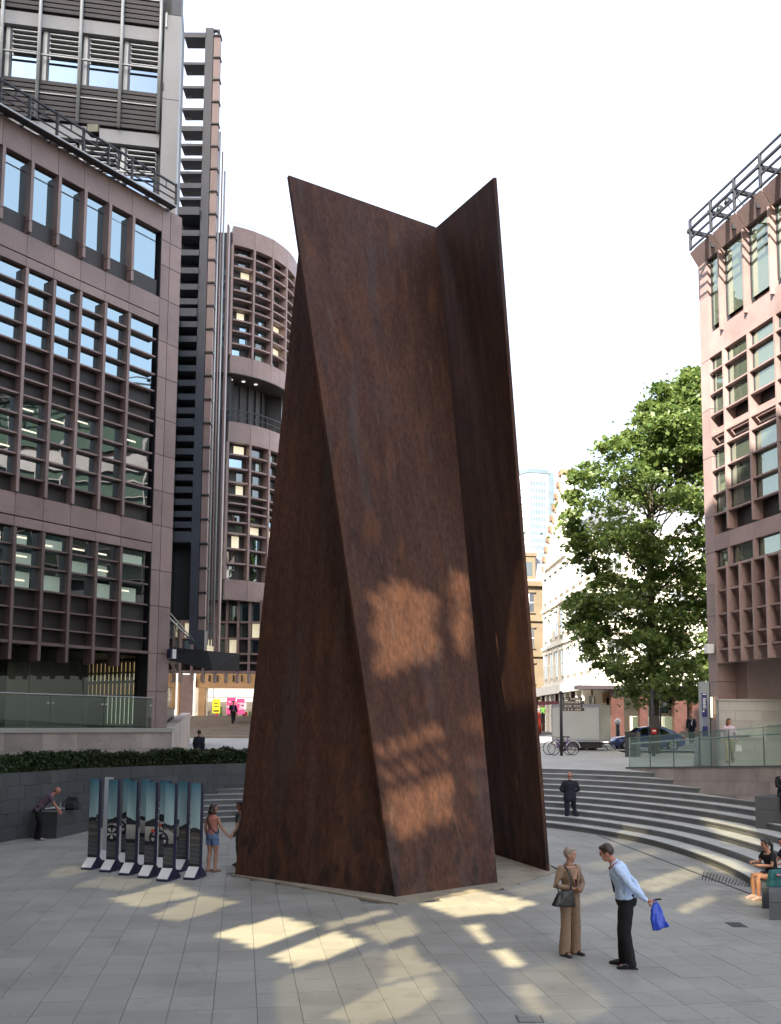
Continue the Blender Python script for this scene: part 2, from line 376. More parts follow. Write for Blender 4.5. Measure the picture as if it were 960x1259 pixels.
# slabs cut by the plaza edge: a plain margin strip
mg = MB()
for C_, w_ in ((RC, -0.5), (LC, -0.5)):
    Q = offs(C_, w_); k = len(mg.v)
    for p, q in zip(C_, Q): mg.v += [(p.x, p.y, -.004), (q.x, q.y, -.004)]
    for i in range(len(C_) - 1): mg.f.append((k + 2 * i, k + 2 * i + 1, k + 2 * i + 3, k + 2 * i + 2)); mg.mi.append(0)
o = mg.build('edge_paving', PAVE, plaza)
# slot drain, radial slots, covers
dr = MB(); A_ = G(735, 1027); B_ = G(932, 1103)
dr.bar(A_ + Vector((0, 0, .003)), B_ + Vector((0, 0, .003)), 0.045, 0.012)
for k in range(16):
    t = k / 15; p = G(866 + 60 * t, 1071 + 17 * t); q = G(866 + 60 * t - 3, 1082 + 9 * t)
    dr.bar(p + Vector((0, 0, .002)), q + Vector((0, 0, .002)), 0.022, 0.008)
dr.build('slot_drain', DSTEEL, plaza)
def cover(x, y, w, d):
    c = G(x, y); mb = MB(); mb.box(c.x - w, c.x + w, c.y - d, c.y + d, -.01, .006); mb.cur = 1
    for k in range(5):
        mb.box(c.x - w * .85, c.x + w * .85, c.y - d + d * (.25 + k * .36), c.y - d + d * (.40 + k * .36), .006, .009)
    return mb
tag(cover(651, 1253, .16, .14).build('drain_cover', [DGRAN, LIME]), 'small square patterned drain cover in the paving at the bottom edge', 'drain cover', 'drain covers in the plaza')
tag(cover(905, 1137, .14, .2).build('drain_cover', [DSTEEL, DGRAN]), 'small dark iron drain cover in the paving before the stone blocks', 'drain cover', 'drain covers in the plaza')

# =================================================================== STEPS (right) and terrace
def band(mb, C0, C1, z0, z1):
    k = len(mb.v)
    for p, q in zip(C0, C1): mb.v += [(p.x, p.y, z0), (q.x, q.y, z1)]
    for i in range(len(C0) - 1): mb.f.append((k + 2 * i, k + 2 * i + 1, k + 2 * i + 3, k + 2 * i + 2)); mb.mi.append(mb.cur)
RIS, TRD, NST = 0.178, 0.60, 10
steps = tag(bpy.data.objects.new('curved_steps', None), kind='structure'); COL.objects.link(steps)
SKIP = []
for i in range(NST):
    n1 = len(RC) - (16 if i == 0 else 3 if i < 6 else 6)
    O0 = offs(RC, TRD * i)[:n1]; O1 = offs(RC, TRD * (i + 1) + .01)[:n1]; N0 = offs(RC, TRD * i - .03)[:n1]; z = RIS * (i + 1)
    mb = MB(); mb.cur = 0
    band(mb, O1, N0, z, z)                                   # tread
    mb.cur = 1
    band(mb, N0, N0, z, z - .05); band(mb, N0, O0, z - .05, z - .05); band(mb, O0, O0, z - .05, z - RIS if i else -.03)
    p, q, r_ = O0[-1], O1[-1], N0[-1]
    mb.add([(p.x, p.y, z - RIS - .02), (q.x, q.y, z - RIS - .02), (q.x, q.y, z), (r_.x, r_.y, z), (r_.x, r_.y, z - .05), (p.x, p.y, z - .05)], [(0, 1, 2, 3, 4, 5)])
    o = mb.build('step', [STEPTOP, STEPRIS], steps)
TOPC = offs(RC, TRD * NST)
# terrace deck behind the steps, gently rising to the street
dk = MB(); zt = RIS * NST
half = [p for p in TOPC if p.y > 33.0]
rows = []
for p in half: rows.append((p.x, p.y))
ys = [40, 44, 47, 53]
k = len(dk.v)
for (x, y) in rows: dk.v += [(x, y, zt)] + [(x * (1 + .02 * j), max(Y, y + .2 + j * .1), max(zt, TZ(Y))) for j, Y in enumerate([47, 53, 56])]
for i in range(len(rows) - 1):
    for j in range(3): dk.f.append((k + 4 * i + j, k + 4 * i + 4 + j, k + 4 * i + 5 + j, k + 4 * i + 1 + j)[::-1]); dk.mi.append(0)
struct(dk.build('terrace_deck', SLABW))

# ramp wall, sandstone, running towards the camera, with glass balustrade
W0 = Vector((9.70, 38.6, 0)); W1 = Vector((12.6, 22.8, 0))
def wl(t): return W0.lerp(W1, t)
def wtop(t): return 1.83 + .82 * t
rw = thing('ramp_wall', 'sandstone block retaining wall under the glass balustrade right of the curved steps', 'wall', (W0.x, W0.y, 0))
wd = (W1 - W0).normalized(); wn = Vector((-wd.y, wd.x, 0)); wn = -wn if wn.x > 0 else wn
L_ = (W1 - W0).length
for row in range(5):
    t = 0.0; rr_ = random.Random(row); first = True
    while t < 1:
        t2 = min(1, t + (rr_.uniform(.5, .9) if first else rr_.uniform(.75, 1.3)) / L_); first = False
        za0, zb0 = wtop(t) - .45 * (row + 1), wtop(t2) - .45 * (row + 1)
        if zb0 + .45 < 0: t = t2; continue
        pa, pb = wl(t) + wd * .004, wl(t2) - wd * .004; df = rr_.uniform(0, .004)
        q = wn * (.02 + df); bk = -wn * .3
        MB().hexa([pa + q + Vector((0, 0, za0 + .004)), pb + q + Vector((0, 0, zb0 + .004)), pb + bk + Vector((0, 0, zb0 + .004)), pa + bk + Vector((0, 0, za0 + .004)),
                   pa + q + Vector((0, 0, za0 + .446)), pb + q + Vector((0, 0, zb0 + .446)), pb + bk + Vector((0, 0, zb0 + .446)), pa + bk + Vector((0, 0, za0 + .446))]).build('stone_block', SAND, rw)
        t = t2
MB().hexa([W0 + Vector((0, 0, -.3)), W1 + Vector((0, 0, -.3)), W1 - wn * .28 + Vector((0, 0, -.3)), W0 - wn * .28 + Vector((0, 0, -.3)),
           W0 + Vector((0, 0, wtop(0) - .01)), W1 + Vector((0, 0, wtop(1) - .01)), W1 - wn * .28 + Vector((0, 0, wtop(1) - .01)), W0 - wn * .28 + Vector((0, 0, wtop(0) - .01))]).build('wall_core', JOINT, rw)
MB().hexa([W0 + wn * .05 + Vector((0, 0, wtop(0))), W1 + wn * .05 + Vector((0, 0, wtop(1))), W1 - wn * .33 + Vector((0, 0, wtop(1))), W0 - wn * .33 + Vector((0, 0, wtop(0))),
           W0 + wn * .05 + Vector((0, 0, wtop(0) + .05)), W1 + wn * .05 + Vector((0, 0, wtop(1) + .05)), W1 - wn * .33 + Vector((0, 0, wtop(1) + .05)), W0 - wn * .33 + Vector((0, 0, wtop(0) + .05))]).build('coping', DGRAN, rw)
# ramp surface behind the wall
rp = MB(); X2 = Vector((8, 0, 0))
rp.hexa([W0 - wn * .3 + Vector((0, 0, 0)), W1 - wn * .3, W1 + X2, W0 + X2 + Vector((0, .5, 0)), W0 - wn * .3 + Vector((0, 0, 1.84)), W1 - wn * .3 + Vector((0, 0, 2.62)), W1 + X2 + Vector((0, 0, 2.62)), W0 + X2 + Vector((0, .5, 1.9))])
rp.add([W0 + Vector((-.3, .02, 1.815)), W0 + X2 + Vector((0, .52, 1.815)), W0 + X2 + Vector((0, 18, 2.13)), W0 + Vector((-.3, 18, 2.13))], [(0, 1, 2, 3)])
struct(rp.build('ramp', SLABW))
bal = thing('glass_balustrade', 'clear glass balustrade with steel handrail along the ramp above the curved steps', 'balustrade', (W0.x, W0.y, 1.85))
ts = [0, .115, .235, .355, .475, .60, .74, .87, 1]
for i in range(len(ts) - 1):
    a_, b_ = wl(ts[i]) + wd * .01, wl(ts[i + 1]) - wd * .01; za, zb = wtop(ts[i]) + .052, wtop(ts[i + 1]) + .052; q = -wn * .10; q2 = -wn * .112
    MB().hexa([a_ + q + Vector((0, 0, za)), b_ + q + Vector((0, 0, zb)), b_ + q2 + Vector((0, 0, zb)), a_ + q2 + Vector((0, 0, za)),
               a_ + q + Vector((0, 0, za + 1.22)), b_ + q + Vector((0, 0, zb + 1.22)), b_ + q2 + Vector((0, 0, zb + 1.22)), a_ + q2 + Vector((0, 0, za + 1.22))]).build('glass_panel', GL_T, bal)
for i in range(len(ts)):
    p = wl(ts[i]) - wn * .14; z = wtop(ts[i]) + .05
    MB().bar(p + Vector((0, 0, z)), p + Vector((0, 0, z + 1.22)), .035, .03).build('post', DSTEEL if i else ALU, bal)
hr = [wl(t) - wn * .22 + Vector((0, 0, wtop(t) + 1.0 )) for t in (0, .3, .6, 1)]
MB().tube(hr, .032, 8).build('handrail', ALU, bal, True)
MB().tube([p + Vector((0, 0, .22)) - wn * -.06 for p in hr], .014, 6).build('top_rail', DSTEEL, bal, True)
for t in (.06, .3, .55, .8): 
    p = wl(t) - wn * .14; MB().bar(p + Vector((0, 0, wtop(t) + .95)), wl(t) - wn * .22 + Vector((0, 0, wtop(t) + .99)), .02).build('bracket', ALU, bal)
# glass return facing the terrace (left end)
# dark granite end block on the steps, and seat blocks at the frame edge
eb = thing('stone_block', 'long charcoal granite end block set into the upper steps by the ramp wall', 'stone block', (11.4, 27, 0))
a_ = D(928, 980, 26.8); b_ = Vector((12.4, 24.6, 0)); zt2 = D(928, 979, 26.8).z
a_.z = 0; 
mbk = MB(); dn = (b_ - a_).normalized(); nn_ = Vector((dn.y, -dn.x, 0)); nn_ = nn_ if nn_.x < 0 else -nn_
for zz0, zz1, dd in ((0.3, zt2 - .36, .012), (zt2 - .352, zt2, 0)):
    MB().hexa([a_ + Vector((0, 0, zz0)), b_ + Vector((0, 0, zz0)), b_ - nn_ * 1.2 + Vector((0, 0, zz0)), a_ - nn_ * 1.2 + Vector((0, 0, zz0)),
               a_ + Vector((0, 0, zz1)), b_ + Vector((0, 0, zz1)), b_ - nn_ * 1.2 + Vector((0, 0, zz1)), a_ - nn_ * 1.2 + Vector((0, 0, zz1))]).build('granite_course', DGRAN, eb)
sb = G(946, 1131)
tb = thing('stone_block', 'charcoal granite seat block at the right edge, nearest the camera', 'stone block', (sb.x, sb.y, 0), group='granite seat blocks')
kx = sb.x / sb.y; MB().prism([(sb.x, sb.y), (sb.x + 1.8, sb.y), (sb.x + 1.8 + kx * .55, sb.y + .55), (sb.x + kx * .55 + .01, sb.y + .55)], 0, .31).build('granite_course', DGRAN, tb); MB().prism([(sb.x + .008, sb.y + .006), (sb.x + 1.8, sb.y + .006), (sb.x + 1.8 + kx * .55, sb.y + .55), (sb.x + kx * .55 + .016, sb.y + .55)], .318, .50).build('granite_cap', DGRAN, tb)
sb2 = G(937, 1117)
tb = thing('stone_block', 'lower charcoal granite seat block just behind the nearest block, below the teal bag', 'stone block', (sb2.x, sb2.y, 0), group='granite seat blocks')
MB().prism([(sb2.x, sb2.y), (sb2.x + 1.4, sb2.y), (sb2.x + 1.4 + kx * .6, sb2.y + .6), (sb2.x + kx * .6, sb2.y + .6)], 0, .40).build('granite_course', DGRAN, tb)

# =================================================================== LEFT PLAZA WALL, HEDGE, LEFT STEPS
pw = thing('plaza_wall', 'curved charcoal granite wall carrying the hedge on the left of the plaza', 'wall', tuple(LC[10]))
HT = 2.02
core = MB(); IN = offs(LC, .04); band(core, IN, IN, -.05, HT - .01); band(core, IN, offs(LC, .45), HT - .012, HT - .012); core.build('wall_core', JOINT, pw)
for row in range(5):
    z0 = row * .405; st = 3; k = (row % 2) * 1
    idx = list(range(k, len(LC), st))
    if k: idx = [0] + idx
    for a_, b_ in zip(idx, idx[1:]):
        A_, B_ = LC[a_], LC[b_]; t = (B_ - A_).normalized(); nrm = Vector((-t.y, t.x, 0)); A_ = A_ + t * .004; B_ = B_ - t * .004; jut = nrm * random.uniform(0, .006)
        MB().hexa([A_ + jut + Vector((0, 0, z0)), B_ + jut + Vector((0, 0, z0)), B_ + nrm * .2 + Vector((0, 0, z0)), A_ + nrm * .2 + Vector((0, 0, z0)),
                   A_ + jut + Vector((0, 0, z0 + .398)), B_ + jut + Vector((0, 0, z0 + .398)), B_ + nrm * .2 + Vector((0, 0, z0 + .398)), A_ + nrm * .2 + Vector((0, 0, z0 + .398))]).build('granite_block', DGRAN, pw)
def leaf_quads(P, size, up=0.4, jit=1.0):
    """P: n x 3 leaf centres; returns verts, faces of folded leaf quads"""
    n = len(P); a = rng.normal(size=(n, 3)); a /= np.linalg.norm(a, axis=1)[:, None]
    nz = rng.normal(size=(n, 3)) * jit; nz[:, 2] += up * 2; nz /= np.linalg.norm(nz, axis=1)[:, None]
    x = np.cross(a, nz); x /= np.linalg.norm(x, axis=1)[:, None]; y = np.cross(nz, x)
    s = (size * rng.uniform(.6, 1.3, n))[:, None]
    V = np.stack([P - x * s, P - y * s * .6 + nz * s * .1, P + x * s, P + y * s * .6 + nz * s * .1], 1).reshape(-1, 3)
    Fc = np.arange(n * 4).reshape(-1, 4); return V, Fc
def np_mesh(name, V, Fc, m):
    me = bpy.data.meshes.new(name); me.vertices.add(len(V)); me.vertices.foreach_set('co', V.astype(np.float32).ravel())
    k = Fc.shape[1]; me.loops.add(Fc.size); me.loops.foreach_set('vertex_index', Fc.astype(np.int32).ravel())
    me.polygons.add(len(Fc)); me.polygons.foreach_set('loop_start', np.arange(0, Fc.size, k, dtype=np.int32))
    me.polygons.foreach_set('loop_total', np.full(len(Fc), k, dtype=np.int32)); me.materials.append(m); me.update(calc_edges=True); me.validate(); return me
hg = thing('hedge', 'low clipped dark green hedge growing on top of the curved granite wall', 'hedge', tuple(LC[12] + Vector((0, 0, HT))))
H1, H2 = offs(LC, .12), offs(LC, .55); hb = MB()
band(hb, H1, H1, HT - .02, HT + .42); band(hb, H1, H2, HT + .42, HT + .42)
hb.build('inner_twigs', mat('twig', (0.015, 0.022, 0.008), .9), hg)
ii = rng.integers(0, len(LC) - 1, 26000); ff = rng.random(26000); ww = rng.random(26000); zz = rng.random(26000)
Aa = np.array([list(p) for p in LC]); Ab = np.array([list(p) for p in offs(LC, .62)])
bx = Aa[ii] * (1 - ff)[:, None] + Aa[ii + 1] * ff[:, None]; by_ = Ab[ii] * (1 - ff)[:, None] + Ab[ii + 1] * ff[:, None]
fr = rng.random(26000) < .5; ww = np.where(fr, rng.normal(.1, .04, 26000), ww * .85); 
lump = .05 * np.sin(ii * 1.7) + .04 * np.sin(ii * .53 + 1)
P_ = bx + (by_ - bx) * ww[:, None]; P_[:, 2] = np.where(fr, HT + zz * .50, HT + .47 + rng.normal(0, .035, 26000)) + lump * np.where(fr, zz, 1)
V_, F_ = leaf_quads(P_, .045); o = link('foliage', np_mesh('foliage', V_, F_, HEDGE), hg)
# left steps in front of the wall
ls = tag(bpy.data.objects.new('side_steps', None), kind='structure'); COL.objects.link(ls)
LB = smooth_curve([Vector((-8.3, 32.3, 0)), Vector((-6.7, 33.7, 0)), Vector((-5.1, 34.5, 0)), Vector((-1.5, 35.3, 0))], 24)
for i in range(7):
    O0 = offs(LB, .34 * i); O1 = offs(LB, .34 * (i + 1) + .01); N0 = offs(LB, .34 * i - .025); z = .178 * (i + 1)
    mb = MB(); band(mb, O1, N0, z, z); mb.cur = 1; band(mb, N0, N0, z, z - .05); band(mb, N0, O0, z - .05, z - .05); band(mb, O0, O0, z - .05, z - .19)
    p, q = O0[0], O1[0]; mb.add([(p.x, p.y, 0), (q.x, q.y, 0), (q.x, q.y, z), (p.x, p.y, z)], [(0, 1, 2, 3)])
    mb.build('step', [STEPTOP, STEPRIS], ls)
# granite block with the reader
bl0 = G(69, 1031)
bk_ = thing('stone_block', 'charcoal granite block projecting from the curved wall, used as a reading table', 'stone block', (bl0.x, bl0.y, 0))
dA = (G(107, 1022) - bl0).normalized(); dB = Vector((-dA.y, dA.x, 0))
for z0, z1, e_ in ((0, .36, 0), (.368, .80, 0.004)):
    q0 = bl0 - dA * -e_; MB().hexa([q0 + Vector((0, 0, z0)), q0 + dA * 2.6 + Vector((0, 0, z0)), q0 + dA * 2.6 + dB * 1.2 + Vector((0, 0, z0)), q0 + dB * 1.2 + Vector((0, 0, z0)),
              q0 + Vector((0, 0, z1)), q0 + dA * 2.6 + Vector((0, 0, z1)), q0 + dA * 2.6 + dB * 1.2 + Vector((0, 0, z1)), q0 + dB * 1.2 + Vector((0, 0, z1))]).build('granite_course', DGRAN, bk_)

# =================================================================== SCULPTURE: leaning rusted plates
pl = MB(); pz = [Vector((p.x, p.y, 0)) for p in PLINTH]; n_ = len(pz)
pl.prism([(p.x, p.y) for p in pz], -.02, .035); struct(pl.build('sculpture_base', mat('base_stone', (0.27, 0.235, 0.18), .8, .25, 1.5, .2, 20, speck=.15, stretch=(1, 1, 1))))
sc_ = thing('steel_sculpture', 'tall sculpture of rusted steel plates leaning together in the middle of the plaza', 'sculpture', (0.6, 22.5, .035))
def plate(name, pts, th, towards):
    """planar quad (pts in order) thickened away from the viewer"""
    pts = [Vector(p) for p in pts]; n = (pts[1] - pts[0]).cross(pts[3] - pts[0]).normalized()
    if n.dot(Vector(towards)) < 0: n = -n
    mb = MB(); k = [p for p in pts] + [p - n * th for p in pts]
    mb.add(k, [(0, 1, 2, 3), (7, 6, 5, 4), (0, 4, 5, 1), (1, 5, 6, 2), (2, 6, 7, 3), (3, 7, 4, 0)])
    me = mb.mesh(name, RUST); bm = bmesh.new(); bm.from_mesh(me); bmesh.ops.recalc_face_normals(bm, faces=bm.faces)
    bmesh.ops.bevel(bm, geom=bm.edges[:], offset=.006, segments=1, affect='EDGES'); bm.to_mesh(me); bm.free()
    return link(name, me, sc_)
def onplane(x, y, a, b, c):
    n = (b - a).cross(c - a); v = ray(x, y); return CAM + v * ((a - CAM).dot(n) / v.dot(n))
b1, b2, t1 = G(486, 1103, .03), G(612, 1085, .03), G(355, 215, 16.76)
t2 = onplane(536, 279, b1, b2, t1)
FP = (b1.copy(), b2.copy(), t1.copy())
plate('steel_plate', [b1, b2, t2, t1], .09, CAM - b1)
a1_, a2_ = G(288.5, 1076, .03), G(484, 1103, .03); a3_ = G(371.5, 262, 16.6)
a4_ = onplane(388, 300, a1_, a2_, a3_)
back = (a1_ - CAM).normalized() * .10
plate('steel_plate', [a1_ + back, a2_ + back, a4_ + back, a3_ + back], .09, CAM - a1_)
c1, c2, c3 = G(672, 1071, .03), G(613, 1052, .03), G(606.5, 218, 16.76)
c4 = onplane(535, 280, c1, c2, c3); c2b = c2 + (c2 - c1) * .45
plate('steel_plate', [c1, c2b, c4 + (c2 - c1) * .02, c3], .09, Vector((-1, -.3, 0)))

# =================================================================== SUNLIT GAPS: unseen screen added behind the camera to shade the plaza
QL = Vector((SH.y, -SH.x, 0)); WD = -4.0
def toward_sun(P):
    P = Vector(P); t = (P.dot(SH) - WD) / math.cos(SUN_EL); q = P + SUNV * t; return q.dot(QL), q.z
GP = [([(330, 1205), (470, 1168), (560, 1196), (590, 1259), (500, 1275), (340, 1275)], 1), ([(620, 1195), (700, 1180), (760, 1240), (700, 1262), (640, 1250)], 1),  # openings are found by following the sun back from the bright patches: (polygon in plaza, strength)
 ([(40, 1075), (92, 1063), (115, 1070), (62, 1080)], 1), ([(86, 1090), (125, 1077), (195, 1081), (150, 1097)], 1),
 ([(132, 1106), (212, 1085), (252, 1098), (168, 1118)], 2), ([(178, 1127), (252, 1100), (299, 1108), (218, 1134)], 2),
 ([(260, 1150), (345, 1125), (392, 1137), (312, 1168)], 3), ([(328, 1178), (412, 1143), (452, 1157), (366, 1191)], 3),
 ([(392, 1137), (478, 1116), (480, 1122), (402, 1144)], 2), ([(432, 1142), (505, 1125), (522, 1146), (466, 1162)], 2),
 ([(392, 1195), (470, 1163), (478, 1188), (432, 1222)], 1), ([(478, 1170), (505, 1160), (520, 1178), (552, 1190), (520, 1197), (474, 1207)], 2),
 ([(476, 1213), (530, 1199), (540, 1226), (505, 1247), (440, 1262), (400, 1250)], 2), ([(390, 1232), (440, 1222), (470, 1240), (430, 1262), (380, 1262)], 1),
 ([(512, 1112), (588, 1094), (664, 1110), (622, 1123), (560, 1128)], 3), ([(566, 1138), (590, 1134), (606, 1156), (590, 1163)], 3),
 ([(598, 1167), (630, 1165), (647, 1188), (624, 1193)], 3), ([(624, 1212), (655, 1209), (664, 1228), (682, 1246), (656, 1246)], 2),
 ([(620, 1095), (668, 1084), (690, 1092), (640, 1104)], 1), ([(690, 1032), (765, 1021), (805, 1030), (742, 1044)], 1),
 ([(720, 1062), (800, 1042), (815, 1048), (735, 1072)], 1), ([(776, 1088), (850, 1064), (872, 1072), (800, 1100)], 2), ([(828, 1117), (870, 1099), (884, 1104), (842, 1124)], 2), ([(690, 1110), (770, 1086), (780, 1092), (700, 1120)], 1),
 ([(840, 1034), (905, 1052), (930, 1068), (880, 1058)], 2), ([(860, 1015), (925, 1030), (945, 1050), (890, 1036)], 2), ([(905, 1085), (940, 1078), (950, 1092), (915, 1098)], 2)]
SPQ = [([(456, 728), (500, 710), (510, 716), (512, 728), (534, 722), (538, 808), (463, 835)], 3), ([(554, 704), (572, 700), (579, 802), (560, 808)], 3),
 ([(464, 918), (546, 886), (549, 902), (468, 934)], 3), ([(471, 950), (550, 922), (551, 932), (473, 962)], 3), ([(474, 976), (552, 950), (558, 1008), (482, 1038)], 3),
 ([(566, 882), (590, 872), (593, 894), (570, 905)], 2), ([(571, 935), (594, 925), (596, 937), (573, 948)], 2), ([(575, 970), (597, 958), (599, 966), (577, 982)], 2), ([(490, 1090), (565, 1076), (568, 1092), (495, 1106)], 1)]
holes = []
for poly, s in GP:
    if poly[0] in ((840, 1034), (860, 1015), (905, 1085)): holes.append(([toward_sun(G(x, y, .36)) for x, y in poly], s))
    else: holes.append(([toward_sun(G(x, y)) for x, y in poly], s))
for poly, s in SPQ: holes.append(([toward_sun(onplane(x, y, *FP)) for x, y in poly], s))
CELL = 0.12
def sky_top(l):  # stepped top of the added screen, shaped to leave chosen fronts sunlit
    return float(np.interp(l, [-45, -24.5, -24.4, -16, -15.9, -7.4, -7.3, 8], [78, 78, 46, 46, 52.5, 52.5, 43.4, 43.4]))
l0, l1, zmax = -45.0, 8.0, 79.0
nl, nz = int((l1 - l0) / CELL), int(zmax / CELL)
GRD = np.zeros((nz, nl), np.int8); tops = np.array([sky_top(l0 + (i + .5) * CELL) for i in range(nl)])
GRD[(np.arange(nz)[:, None] + .5) * CELL > tops[None, :]] = 9
for poly, s in holes:
    ls_ = [p[0] for p in poly]; zs_ = [p[1] for p in poly]
    for iz in range(int(min(zs_) / CELL), int(max(zs_) / CELL) + 1):
        for il in range(int((min(ls_) - l0) / CELL), int((max(ls_) - l0) / CELL) + 1):
            if 0 <= iz < nz and 0 <= il < nl and GRD[iz, il] != 9 and inside(l0 + (il + .5) * CELL, (iz + .5) * CELL, poly): GRD[iz, il] = max(GRD[iz, il], s)
ob = thing('added_shade_screen', 'tall dark screen added behind the viewer to shade the plaza, holed for sun patches', 'building', tuple(SH * WD))  # added out of view, shaped only for the shade and the sun patches
def screenpt(l, z, d): p = QL * l + SH * (WD + d); return (p.x, p.y, z)
def runs(sel, mb, d0, d1):
    iz = 0
    while iz < nz:
        row = sel[iz]; j = iz + 1
        while j < nz and np.array_equal(sel[j], row): j += 1
        e = np.flatnonzero(np.diff(np.concatenate(([0], row.astype(np.int8), [0]))))
        for a, b in zip(e[::2], e[1::2]):
            L0, L1, Z0, Z1 = l0 + a * CELL, l0 + b * CELL, iz * CELL, j * CELL
            mb.hexa([screenpt(L0, Z0, d1), screenpt(L1, Z0, d1), screenpt(L1, Z0, d0), screenpt(L0, Z0, d0), screenpt(L0, Z1, d1), screenpt(L1, Z1, d1), screenpt(L1, Z1, d0), screenpt(L0, Z1, d0)])
        iz = j
wm_ = MB(); runs(GRD == 0, wm_, -.1, .1); wm_.build('wall', mat('shade_screen_grey', (0.10, 0.10, 0.10), .7, .1, .2), ob)  # solid part of the added shade screen
def sun_filter_mat(name, c):
    m = bpy.data.materials.new(name); m.use_nodes = True; n = m.node_tree.nodes; l = m.node_tree.links; n.clear()
    o = n.new('ShaderNodeOutputMaterial'); t = n.new('ShaderNodeBsdfTransparent'); t.inputs[0].default_value = (*c, 1); l.new(t.outputs[0], o.inputs[0]); return m
for s, c in ((1, (.34, .32, .26)), (2, (.60, .56, .45)), (3, (1.0, .94, .78))):
    q = MB(); runs(GRD == s, q, -.004, .004)
    if q.f: q.build('window_pane', sun_filter_mat('sun_filter_%d' % s, c), ob)  # added filters in the screen's holes, setting each sun patch's strength


# =================================================================== LEFT BUILDING
FL = Frame(D(205, 894, 35), (0.59, 0.81))
lz = lambda y: FL.uz(191, y)[1]
BS = 1.043                                   # bay spacing along the facade
MU = [-2.393 - BS * i for i in range(9)]     # mullion lines
U_R, U_P, U_L = -1.06, 0.0, -11.2            # right window edge, pier edge, far left end
lb = thing('granite_building', 'pink granite office building with gridded windows and dark steel balcony on the left', 'building', tuple(FL.pt(0, 3.35)))
ZT = 23.3; ZG = 3.36
P = lambda *a, **k: FL.piece(*a, **k)
# solid behind
P('core', BRONZE, lb, U_L, U_R + .9, 6.0, ZT - .1, -6, -.62)
P('long_wing', GRAN, lb, -34, U_L - .01, 0, ZT, -6, 0)
# pier: panels with joints
pz_ = [ZG, 4.7, 6.1, 7.86, 9.2, 10.9, 12.22, 13.6, 15.0, 16.6, 18.0, 19.67, 21.0, 22.0, ZT]
for a, b in zip(pz_, pz_[1:]):
    P('granite_panel', GRAN, lb, U_R + .10, U_R + .49, a + .012, b - .012, -.30, 0.0)
    P('granite_panel', GRAN, lb, U_R + .515, U_P, a + .012, b - .012, -.34, 0.0)
P('pier_core', DSTEEL, lb, U_R + .08, U_P - .02, ZG, ZT, -.7, -.03)
edges = [U_R] + MU + [U_L]
def bandrow(z0, z1, uu, name='granite_panel', d=0.0):
    for b, a in zip(uu, uu[1:]): P(name, GRAN, lb, a + .007, b - .007, z0, z1, -.5, d + random.uniform(-.003, .003))
mids = [U_R + .09, MU[0]] + MU[1:] + [U_L]
for (zb, ztp) in ((lz(281) + .02, ZT), (lz(398) + .02, lz(363)), (lz(680) + .02, lz(644))):
    if zb > 20: bandrow(zb, ztp, mids)
    else:
        zm = zb + (ztp - zb) * .30
        bandrow(zm + .03, ztp, mids); bandrow(zb, zm - .012, mids)
    P('shadow_joint', BLACKM, lb, U_L, U_R + .08, zb - .025, ztp, -.6, -.26)
# windows: (glass rows, dark rows)
def grid(rows, mull_top, mull_bot, fin=True, md=.10):
    for i, (ytop, ybot, kind) in enumerate(rows):
        z1, z0 = lz(ytop), lz(ybot)
        for b, a in zip(edges, edges[1:]):
            if kind == 'g':
                P('window_pane', GL_L, lb, a + .04, b - .04, z0 + .03, z1 - .03, -.215, -.19)
                P('window_frame', DSTEEL, lb, a, b, z0, z0 + .035, -.23, -.17)
            else: P('spandrel_panel', BRONZE, lb, a, b, z0, z1, -.42, -.24 if kind == 'd' else -.10)
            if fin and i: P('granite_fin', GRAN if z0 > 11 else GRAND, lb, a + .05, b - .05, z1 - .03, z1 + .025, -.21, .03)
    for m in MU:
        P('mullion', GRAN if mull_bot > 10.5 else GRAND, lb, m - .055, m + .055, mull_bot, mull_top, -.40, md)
grid([(281, 342, 'g'), (342, 363, 's')], lz(283), lz(361), fin=False, md=.15)
for b, a in zip(edges, edges[1:]):
    P('transom', DSTEEL, lb, a + .05, b - .05, lz(293) - .03, lz(293) + .03, -.22, -.19)
    P('window_frame', DSTEEL, lb, a, a + .05, lz(342), lz(281), -.24, -.18)
for m in MU: P('mullion_joint', BLACKM, lb, m - .058, m + .058, lz(349) - .012, lz(349) + .012, -.1, .153)
grid([(398, 417.5, 'g'), (417.5, 439, 'g'), (439, 461, 'g'), (461, 481.5, 'g'), (481.5, 503, 'd'), (503, 519, 'd'), (519, 537, 'd'),
      (537, 559, 'g'), (559, 580, 'g'), (580, 602, 'g'), (602, 625, 'g'), (625, 644, 'd')], lz(400), lz(643))
grid([(680, 699, 'g'), (699, 720, 'g'), (720, 745, 'g'), (745, 766, 'd'), (766, 786, 'd'), (786, 803, 'd'), (803, 804, 'd')], lz(681), lz(822))
P('granite_fin', GRAND, lb, U_L, U_R, lz(803) - .055, lz(803) + .045, -.33, .07)
LITC = emit('ceiling_light', (1.0, .93, .70), .22); LITG = emit('lit_room', (.5, .62, .48), .02)
rr_ = random.Random(3)
for (yt, yb_) in ((537, 559), (559, 580), (580, 602), (680, 699), (699, 720), (720, 745)):
    for b, a in zip(edges, edges[1:]):
        if rr_.random() < .55: z = lz(yt) + (lz(yb_) - lz(yt)) * rr_.uniform(.35, .7); u = a + .08 + rr_.random() * .2; P('ceiling_light', LITC, lb, u, u + rr_.uniform(.35, .62), z - .028, z + .028, -.188, -.182)
        if yt >= 680 and rr_.random() < .6: P('lit_blind', LITG, lb, a + .1, b - rr_.uniform(.15, .5), lz(yb_) + .06, lz(yt) - .2, -.188, -.185)
